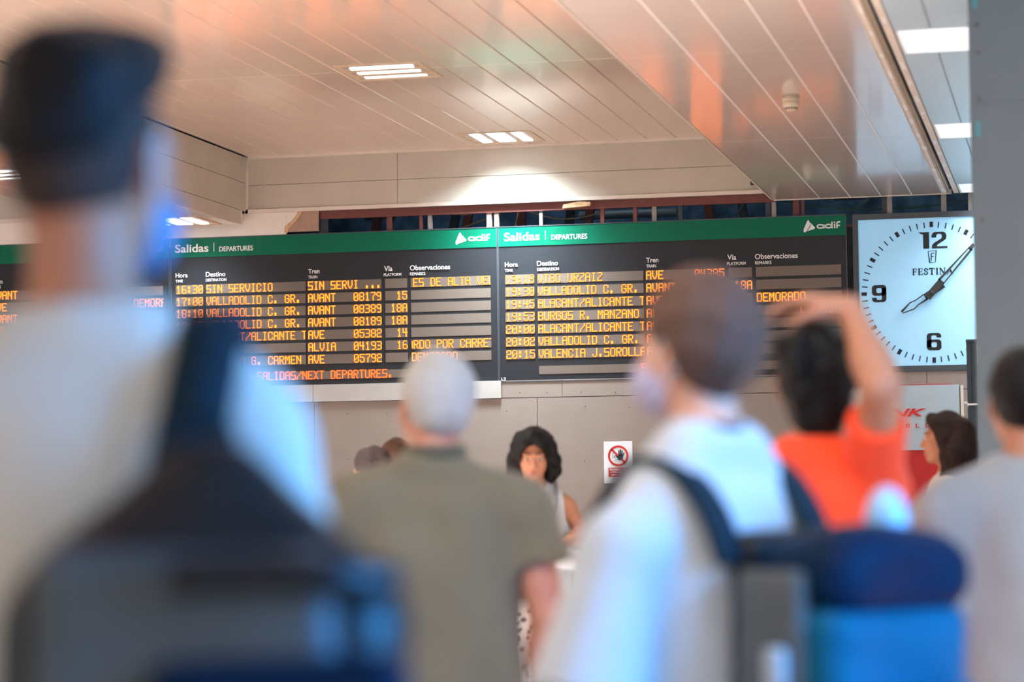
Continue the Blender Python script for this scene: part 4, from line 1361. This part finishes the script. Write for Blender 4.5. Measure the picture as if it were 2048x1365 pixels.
    # ---- face mask
    if mask:
        K = Field().el((0, 0.055, -0.062), (0.067, 0.062, 0.058), 0.02).el((0, 0.088, -0.045), (0.03, 0.028, 0.03), 0.02)

        def kc(X, Y, Z, D):
            inner = np.sqrt((X / 0.0605) ** 2 + ((Y - 0.045) / 0.056) ** 2 + ((Z + 0.062) / 0.06) ** 2) - 1
            return np.maximum(np.maximum(D, 0.018 - Y), np.maximum(Z + 0.012 + 0.25 * np.abs(X), -0.118 - Z))
        km = qobj('face_mask', K.mesh(0.004, kc), mask, t, hx)
        for sg in (-1, 1):
            W = Field().chain([(sg * .062, .04, -.03), (sg * .080, .012, .012), (sg * .086, -.012, .024), (sg * .088, -.026, .0), (sg * .084, -.02, -.034), (sg * .066, .03, -.095)], [.0025] * 6, .003)
            qobj('ear_loop', W.mesh(0.0022, None, 0), M_LOOP, km, hx)
    return t


M_SHOE = mat('shoe_leather', srgb(48, 42, 40), rough=0.5, var=0.1)
M_LOOP = mat('mask_elastic', srgb(215, 220, 228), rough=0.7, var=0)
S_TAN = skinmat('skin_tan', srgb(178, 120, 92))
S_FAIR = skinmat('skin_fair', srgb(214, 160, 136))
S_PINK = skinmat('skin_pink', srgb(192, 130, 106))
H_BLACK = hairmat('hair_black', srgb(13, 12, 14))
H_DKBROWN = hairmat('hair_dark_brown', srgb(48, 34, 30), 0.85)
H_BROWN = hairmat('hair_brown', srgb(92, 66, 54))
H_GREY = hairmat('hair_grey', srgb(178, 174, 168), 0.6, 0.12)
H_FADE = hairmat('hair_short_fade', srgb(64, 52, 48), 0.8, 0.1)
H_ASH = hairmat('hair_ash', srgb(160, 150, 138), 0.6, 0.2)
C_WHITE = cloth('white_cotton', srgb(202, 198, 188))
C_BLUEWHITE = cloth('white_jersey', srgb(192, 196, 200))
C_OLIVE = cloth('olive_pique', srgb(114, 104, 82))
C_OLIVED = cloth('olive_rib', srgb(92, 85, 68))
C_RED = cloth('red_orange_jersey', srgb(246, 74, 36))
C_GREY = cloth('grey_jersey', srgb(152, 155, 154))
C_CREAM = cloth('cream_knit', srgb(206, 190, 174))
C_DENIM = cloth('dark_denim', srgb(44, 58, 84))
C_KHAKI = cloth('khaki_twill', srgb(140, 128, 108))
C_NAVY = cloth('navy_cloth', srgb(22, 34, 56))
C_LGREY = cloth('pale_grey_cloth', srgb(190, 192, 192))
C_STRIPE = stripes_mat('navy_white_stripes', srgb(225, 228, 234), srgb(34, 48, 88), 11.0, 2, 0.5)
C_FLORAL = floral_mat('white_floral_print', srgb(70, 58, 76), srgb(222, 216, 214), 38.0)
C_MASKBLUE = mat('mask_blue', srgb(22, 112, 162), rough=0.7, var=0.03)
C_MASKWHITE = mat('mask_white', srgb(178, 168, 196), rough=0.7, var=0.03)
C_MASKBLACK = mat('mask_black', srgb(30, 32, 36), rough=0.7, var=0.03)
C_TEAL = mat('dark_teal_webbing', srgb(8, 36, 48), rough=0.7, spec=0.2, var=0.08, scale=30)
C_PACKBLACK = mat('black_nylon', srgb(14, 20, 26), rough=0.4, spec=0.35, var=0.15, scale=10, bump=0.3, bscale=24)
C_SHEEN = mat('slate_sheen', srgb(58, 70, 78), rough=0.45, var=0.3, scale=7, bump=0.25, bscale=16)  # grey tone carries the sheen of the black bag
C_PACKNAVY = mat('navy_nylon', srgb(0, 30, 56), rough=0.5, spec=0.1, var=0.12, scale=10, bump=0.2, bscale=24)
C_PACKBLUE = mat('blue_nylon', srgb(0, 92, 122), rough=0.4, spec=0.12, var=0.1, scale=8, bump=0.25, bscale=18)
C_PACKGREY = mat('grey_mesh_panel', srgb(84, 88, 88), rough=0.7, var=0.1, scale=30)
C_SHINY = mat('pale_blue_gloss', srgb(150, 196, 225), rough=0.18, var=0.05, spec=0.8)
M_BUCKLE = mat('buckle_plastic', srgb(170, 180, 185), rough=0.3, var=0)


def w2l(p, x, y, yaw, H, neck=0.0):
    k = H / (1.755 + neck)
    q = np.array(p, float) - np.array([x, y, 0])
    return (rotz(-yaw) @ q) / k


def dirl(d, yaw):
    return rotz(-yaw) @ np.array(d, float)


# man nearest the camera on the left
MAN1 = (-1.004, 2.354, R(14), 1.850)
person('person in the left foreground with dark quiffed hair, blue face mask and white T-shirt', *MAN1, S_TAN,
       dict(mat=H_BLACK, style='short', quiff=1, thick=0.016, noise=0.004, seed=4, fade=H_FADE, line=([-0.14, -0.10, -0.07, -0.04, 0.0, 0.04, 0.1], [0.0, 0.005, 0.02, 0.048, 0.062, 0.068, 0.085])),
       dict(mat=C_WHITE, loose=0.022, sleeve=0.8, flare=2.0, fold=0.007, seed=5, collar=C_WHITE, collar_r=0.010), C_DENIM, voxel=0.008, wide=0.91, head_yaw=R(-20), head_pitch=0.10, mask=C_MASKBLUE, neck=0.02)
# man with grey hair in the middle
person('person with short grey hair and olive polo shirt seen from behind', -1.416, 5.303, R(14), 1.685, S_PINK,
       dict(mat=H_GREY, style='short', thick=0.013, noise=0.003, seed=7, line=([-0.13, -0.07, -0.03, -0.01, 0.012, 0.03, 0.055, 0.1], [-0.060, -0.056, -0.035, 0.014, 0.022, 0.014, 0.045, 0.078])), dict(mat=C_OLIVE, loose=0.024, sleeve=0.58, flare=1.5, fold=0.015, fx=11, fz=8, seed=12, collar=C_OLIVED, collar_r=0.012, collar_h=0.018), C_KHAKI,
       voxel=0.007, wide=1.13, head_yaw=R(28), head_pitch=0.20, neck=-0.012,
       arms=dict(R=((0.262, -0.02, 1.12), (0.240, 0.02, 0.87), (0.0, 0.1, -1), (-1, 0, 0))))
# woman in white beyond him, facing the camera
W3 = (-2.348, 10.488, R(198), 1.635)
a3 = lambda p: w2l(p, *W3)
person('person with a dark bob and white sleeveless top, looking down, facing the camera', *W3, S_TAN, dict(mat=H_BLACK, style='bob', thick=0.016, noise=0.004, seed=9),
       dict(mat=C_BLUEWHITE, loose=0.01, sleeve=0, fold=0.004, seed=21, hem=0.92), C_FLORAL, voxel=0.006, female=True, head_pitch=-0.25, head_yaw=R(-6),
       arms=dict(L=(a3((-2.13, 10.52, 1.17)), a3((-2.20, 10.36, 1.13)), dirl((-0.5, -0.85, -0.1), W3[2]), dirl((0.3, 0.0, 1), W3[2])), R=(a3((-2.58, 10.52, 1.13)), a3((-2.45, 10.32, 1.12)), dirl((0.5, -0.8, 0), W3[2]), dirl((0, 0, 1), W3[2]))))
# two people half hidden behind the grey-haired man's left shoulder
person('person with dark curly hair and navy and white striped top, left of the olive shirt', -3.193, 10.81, R(25), 1.565, S_TAN, dict(mat=H_DKBROWN, style='short', thick=0.02, noise=0.010, seed=15),
       dict(mat=C_STRIPE, loose=0.014, sleeve=0.75, seed=31), C_NAVY, voxel=0.009, head_yaw=R(40))
person('person whose brown hair just shows over the olive shirt collar', -3.30, 11.62, R(20), 1.625, S_FAIR, dict(mat=H_BROWN, style='short', thick=0.014, seed=17), dict(mat=C_LGREY, seed=33), C_DENIM, voxel=0.009)
# man with the blue backpack
MAN6 = (-0.595, 3.93, R(52), 1.72)
a6 = lambda p: w2l(p, *MAN6)
person('person in white T-shirt with brown hair, turned left, wearing the blue backpack', *MAN6, S_FAIR,
       dict(mat=H_BROWN, style='short', thick=0.021, noise=0.003, seed=19, fade=H_FADE), dict(mat=C_BLUEWHITE, loose=0.026, sleeve=0.97, flare=2.0, fold=0.008, seed=41, collar=C_TEAL, collar_r=0.011), C_DENIM, voxel=0.007, wide=1.02, drop=0.062, head_yaw=R(8), head_pitch=0.10, mask=C_MASKWHITE,
       arms=dict(L=((-0.255, 0.0, 1.06), (-0.22, 0.17, 0.90), (0.2, 1, 0.0), (0.5, 0, -1)), R=((0.26, 0.04, 1.13), (0.20, 0.26, 1.05), (-0.3, 1, 0.1), (-0.5, 0, -1))))
# person in red with a hand on the head
P7 = (-0.53, 5.09, R(8), 1.715)
a7 = lambda p: w2l(p, *P7)
person('person in a red-orange T-shirt with dark shaggy hair, right hand resting on the head', *P7, S_TAN, dict(mat=H_BLACK, style='shaggy', thick=0.010, noise=0.005, seed=23),
       dict(mat=C_RED, loose=0.014, sleeve=0.66, flare=1.4, fold=0.006, seed=45, collar=C_RED, collar_r=0.009), C_DENIM, voxel=0.006, wide=0.9, arm=1.1, head_yaw=R(6), head_pitch=0.15,
       arms=dict(R=(a7((-0.378, 4.89, 1.572)), a7((-0.450, 5.03, 1.745)), dirl((-0.93, 0.30, 0.20), P7[2]), dirl((-0.1, 0.1, -1.0), P7[2]), (0.118, -0.02, 1.43))), curls=(0.4, 0.42))
# woman in profile on the right
W8 = (-0.569, 11.149, R(92), 1.695)
a8 = lambda p: w2l(p, *W8)
person('person with long straight brown hair in profile, looking left, in front of the drinks panel', *W8, S_TAN, dict(mat=H_DKBROWN, style='long', thick=0.012, noise=0.003, seed=25),
       dict(mat=C_CREAM, loose=0.01, sleeve=0.55, fold=0.004, seed=51, hem=0.90), C_NAVY, voxel=0.005, female=True, head_pitch=0.0,
       arms=dict(L=(a8((-0.56, 10.97, 1.13)), a8((-0.72, 11.04, 1.155)), dirl((-0.8, 0.5, -0.3), W8[2]), dirl((-0.3, 0.3, -1), W8[2])), R=(a8((-0.58, 11.34, 1.12)), a8((-0.76, 11.2, 1.10)), dirl((-0.8, -0.4, -0.2), W8[2]), dirl((0, 0, -1), W8[2]))))
# man in grey on the far right
person('person in a grey T-shirt with cropped dark hair, far right, back turned', -0.110, 5.481, R(14), 1.675, S_TAN, dict(mat=H_BLACK, style='short', thick=0.010, noise=0.002, seed=27),
       dict(mat=C_GREY, loose=0.022, sleeve=0.82, flare=1.4, fold=0.012, seed=55, collar=C_GREY, collar_r=0.010), C_DENIM, voxel=0.007, wide=1.08, head_yaw=R(4), head_pitch=0.12, neck=0.015)
# person between red shirt and raised arm, far
person('person with ash grey hair and black mask between the dark hair and raised arm', -0.738, 8.091, R(-60), 1.685, S_FAIR, dict(mat=H_ASH, style='short', thick=0.016, noise=0.006, seed=29),
       dict(mat=C_LGREY, loose=0.02, sleeve=0.8, seed=57), C_NAVY, voxel=0.009, mask=C_MASKBLACK)


# ------------------------------------------------------------------ bags and small things carried
def ribbon(pts, nrm, width, thick):
    """flat strap along pts; nrm = outward normal at each point"""
    mb = MB()
    n = len(pts)
    vs, fs = [], []
    for i in range(n):
        d = unit(np.array(pts[min(i + 1, n - 1)]) - np.array(pts[max(i - 1, 0)]))
        N = np.array(nrm[i], float); N = unit(N - d * (N @ d))
        S = np.cross(d, N)
        p = np.array(pts[i], float)
        for a, b in ((-.5, 0), (-.42, 1), (.42, 1), (.5, 0)):
            vs.append(p + S * width * a + N * thick * b)
    for i in range(n - 1):
        for j in range(4):
            a, b = i * 4 + j, i * 4 + (j + 1) % 4
            fs.append((a, a + 4, b + 4, b))
    fs += [(0, 1, 2, 3), (4 * n - 1, 4 * n - 2, 4 * n - 3, 4 * n - 4)]
    return mb.add(vs, fs)


def spline(P, n=6):
    P = [np.array(p, float) for p in P]
    out = []
    for i in range(len(P) - 1):
        p0, p1, p2, p3 = P[max(i - 1, 0)], P[i], P[i + 1], P[min(i + 2, len(P) - 1)]
        for j in range(n):
            t = j / n
            out.append(0.5 * (2 * p1 + (p2 - p0) * t + (2 * p0 - 5 * p1 + 4 * p2 - p3) * t * t + (3 * p1 - p0 - 3 * p2 + p3) * t ** 3))
    out.append(P[-1])
    return out


def local_to(o_loc, yaw):
    return lambda p: rotz(-yaw) @ (np.array(p, float) - np.array(o_loc))


# black backpack hung from the right shoulder of the man on the left
pl, py_ = np.array([-0.815, 2.185, 0.915]), R(16)
t = thing('backpack', 'large black backpack with painted grey sheen, slung on the man with the blue mask', 'backpack', tuple(pl), py_)
F = Field()
F.rb((0, 0, 0.20), (0.20, 0.085, 0.21), 0.08, 0.05)
F.rb((0, 0.0, 0.34), (0.135, 0.075, 0.12), 0.07, 0.06)
F.el((0.0, 0.0, 0.45), (0.075, 0.055, 0.07), 0.06)
ff_ = folds(71, 0.017, 12, 14)
qobj('main_bag', F.mesh(0.008, lambda X, Y, Z, D: D + ff_(X, Y, Z), 2), C_PACKBLACK, t)
qobj('sheen_panel', Field().rb((-0.01, -0.072, 0.315), (0.145, 0.034, 0.105), 0.03, 0.02).mesh(0.007, lambda X, Y, Z, D: D + ff_(X, Y, Z) * .7, 2), C_SHEEN, t)  # sheen on the black folds, shaped and coloured as a grey piece
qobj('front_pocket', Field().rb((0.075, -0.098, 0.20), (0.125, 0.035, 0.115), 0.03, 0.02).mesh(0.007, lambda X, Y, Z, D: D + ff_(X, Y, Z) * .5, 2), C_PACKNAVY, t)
obj('compression_strap', ribbon(spline([(-0.02, -0.112, 0.385), (0.06, -0.115, 0.39), (0.13, -0.108, 0.385), (0.185, -0.06, 0.38)]), [np.array((0, -1, 0.1))] * 19, 0.036, 0.008), C_PACKBLACK, t, True)
qobj('side_pocket', Field().rb((0.185, 0.0, 0.10), (0.035, 0.07, 0.11), 0.03, 0.02).mesh(0.008, lambda X, Y, Z, D: D + ff_(X, Y, Z) * .5, 2), C_PACKNAVY, t)
lt = local_to(pl, py_)
# strap over the shoulder
k1 = MAN1[3] / 1.775
l2w1 = lambda p: np.array([MAN1[0], MAN1[1], 0]) + rotz(MAN1[2]) @ (np.array(p, float) * k1)
sp = [lt(l2w1(q)) for q in ((0.125, 0.105, 1.22), (0.125, 0.118, 1.34), (0.128, 0.085, 1.42), (0.13, 0.02, 1.488), (0.13, -0.045, 1.482), (0.125, -0.105, 1.42), (0.11, -0.135, 1.33))]
nr = [rotz(-py_) @ (rotz(MAN1[2]) @ np.array(v, float)) for v in ((0, 1, 0), (0, 1, .2), (0, .8, .6), (0, .2, 1), (0, -.4, 1), (0, -.9, .5), (0, -1, .2))]
obj('shoulder_strap', ribbon(spline(sp), [unit(v) for v in spline(nr)], 0.075, 0.016), C_TEAL, t, True)
obj('carry_handle', MB().tube(spline([(-.03, 0.02, .49), (-.02, 0.02, .53), (.02, .02, .53), (.03, .02, .49)]), .008, 8), C_TEAL, t, True)

# blue backpack on the man in the middle right
k6 = MAN6[3] / 1.755
l2w6 = lambda p: np.array([MAN6[0], MAN6[1], 0]) + rotz(MAN6[2]) @ (np.array(p, float) * k6)
bl, by = l2w6((0.07, -0.285, 0.0)), MAN6[2]
bl[2] = 0.86
t = thing('backpack', 'bright blue backpack with a navy lid and dark shoulder straps', 'backpack', tuple(bl), by)
F = Field().rb((0, 0, 0.16), (0.165, 0.10, 0.18), 0.05, 0.03)
ff_ = folds(73, 0.007, 14, 14)
qobj('main_bag', F.mesh(0.007, lambda X, Y, Z, D: D + ff_(X, Y, Z), 2), C_PACKBLUE, t)
F = Field().rb((0, 0.0, 0.375), (0.16, 0.105, 0.06), 0.05, 0.03).el((0, -.02, 0.42), (0.12, 0.085, 0.04), 0.04)
qobj('lid', F.mesh(0.007, lambda X, Y, Z, D: D + ff_(X, Y, Z), 2), C_PACKNAVY, t)
qobj('front_pocket', Field().rb((0.02, -0.11, 0.10), (0.12, 0.035, 0.11), 0.03, 0.02).mesh(0.007, lambda X, Y, Z, D: D + ff_(X, Y, Z) * .6, 2), C_PACKBLUE, t)
qobj('back_panel', Field().rb((0, 0.115, 0.20), (0.155, 0.035, 0.25), 0.03, 0.02).mesh(0.008, None, 1), C_PACKBLACK, t)
qobj('side_mesh', Field().rb((-0.162, 0.03, 0.28), (0.02, 0.07, 0.11), 0.018, 0.02).mesh(0.007, None, 1), C_PACKGREY, t)
qobj('top_pouch', Field().el((0.03, -0.03, 0.455), (0.034, 0.036, 0.06), 0.02).mesh(0.006, None, 1), C_SHINY, t)
qobj('buckle', Field().rb((-0.19, 0.0, 0.24), (0.012, 0.02, 0.034), 0.01, 0.01).mesh(0.004, None, 1), M_BUCKLE, t)
lt = local_to(bl, by)
for sg in (-1, 1):
    sp = [lt(l2w6(q)) for q in ((sg * 0.15, 0.02, 1.12), (sg * 0.15, 0.12, 1.20), (sg * 0.13, 0.146, 1.29), (sg * 0.12, 0.10, 1.37), (sg * 0.116, 0.03, 1.438), (sg * 0.114, -0.05, 1.434), (sg * 0.108, -0.125, 1.37), (sg * 0.105, -0.17, 1.28))]
    nr = [np.array(v, float) for v in ((sg * .6, .8, 0), (0, 1, 0), (0, 1, .1), (0, .8, .6), (0, .2, 1), (0, -.5, 1), (0, -1, .4), (0, -1, .1))]
    obj('shoulder_strap', ribbon(spline(sp), [unit(v) for v in spline(nr)], 0.062, 0.014), C_TEAL, t, True)

# bag strap and paper of the woman in white
t = thing('shoulder_bag', 'small dark bag on a grey strap across the white sleeveless top', 'bag', (W3[0] + 0.02, W3[1] - 0.02, 0.86))
k3 = W3[3] / 1.755
l2w3 = lambda p: np.array([W3[0], W3[1], 0]) + rotz(W3[2]) @ (np.array(p, float) * k3)
qobj('pouch', Field().rb((-0.24, -0.03, 0.02), (0.035, 0.09, 0.07), 0.02, 0.01).mesh(0.007, None, 1), C_NAVY, t)
sp = [l2w3(q) - np.array(t.location) for q in ((-0.10, -0.03, 1.512), (-0.10, 0.05, 1.475), (-0.085, 0.125, 1.36), (-0.02, 0.158, 1.25), (0.06, 0.142, 1.10), (0.15, 0.07, 0.98))]
sp.append(np.array([-0.225, -0.03, 0.09]))
obj('strap', ribbon(spline(sp), [np.array((0, -1, 0.3))] * (len(spline(sp))), 0.02, 0.006), mat('grey_strap', srgb(120, 118, 120), rough=0.7), t, True)
hp_ = l2w3(a3((-2.20, 10.30, 1.10)))
tag(obj('paper_sheet', MB().add([(-2.24, 10.26, 1.14), (-2.10, 10.28, 1.10), (-2.07, 10.27, 1.01), (-2.20, 10.25, 1.03), (-2.24, 10.263, 1.14), (-2.10, 10.283, 1.10), (-2.07, 10.273, 1.01), (-2.20, 10.253, 1.03)], [(0, 3, 2, 1), (4, 5, 6, 7), (0, 1, 5, 4), (1, 2, 6, 5), (2, 3, 7, 6), (3, 0, 4, 7)]), M_PAPER), 'white sheet of paper held by the woman in the white sleeveless top', 'paper')
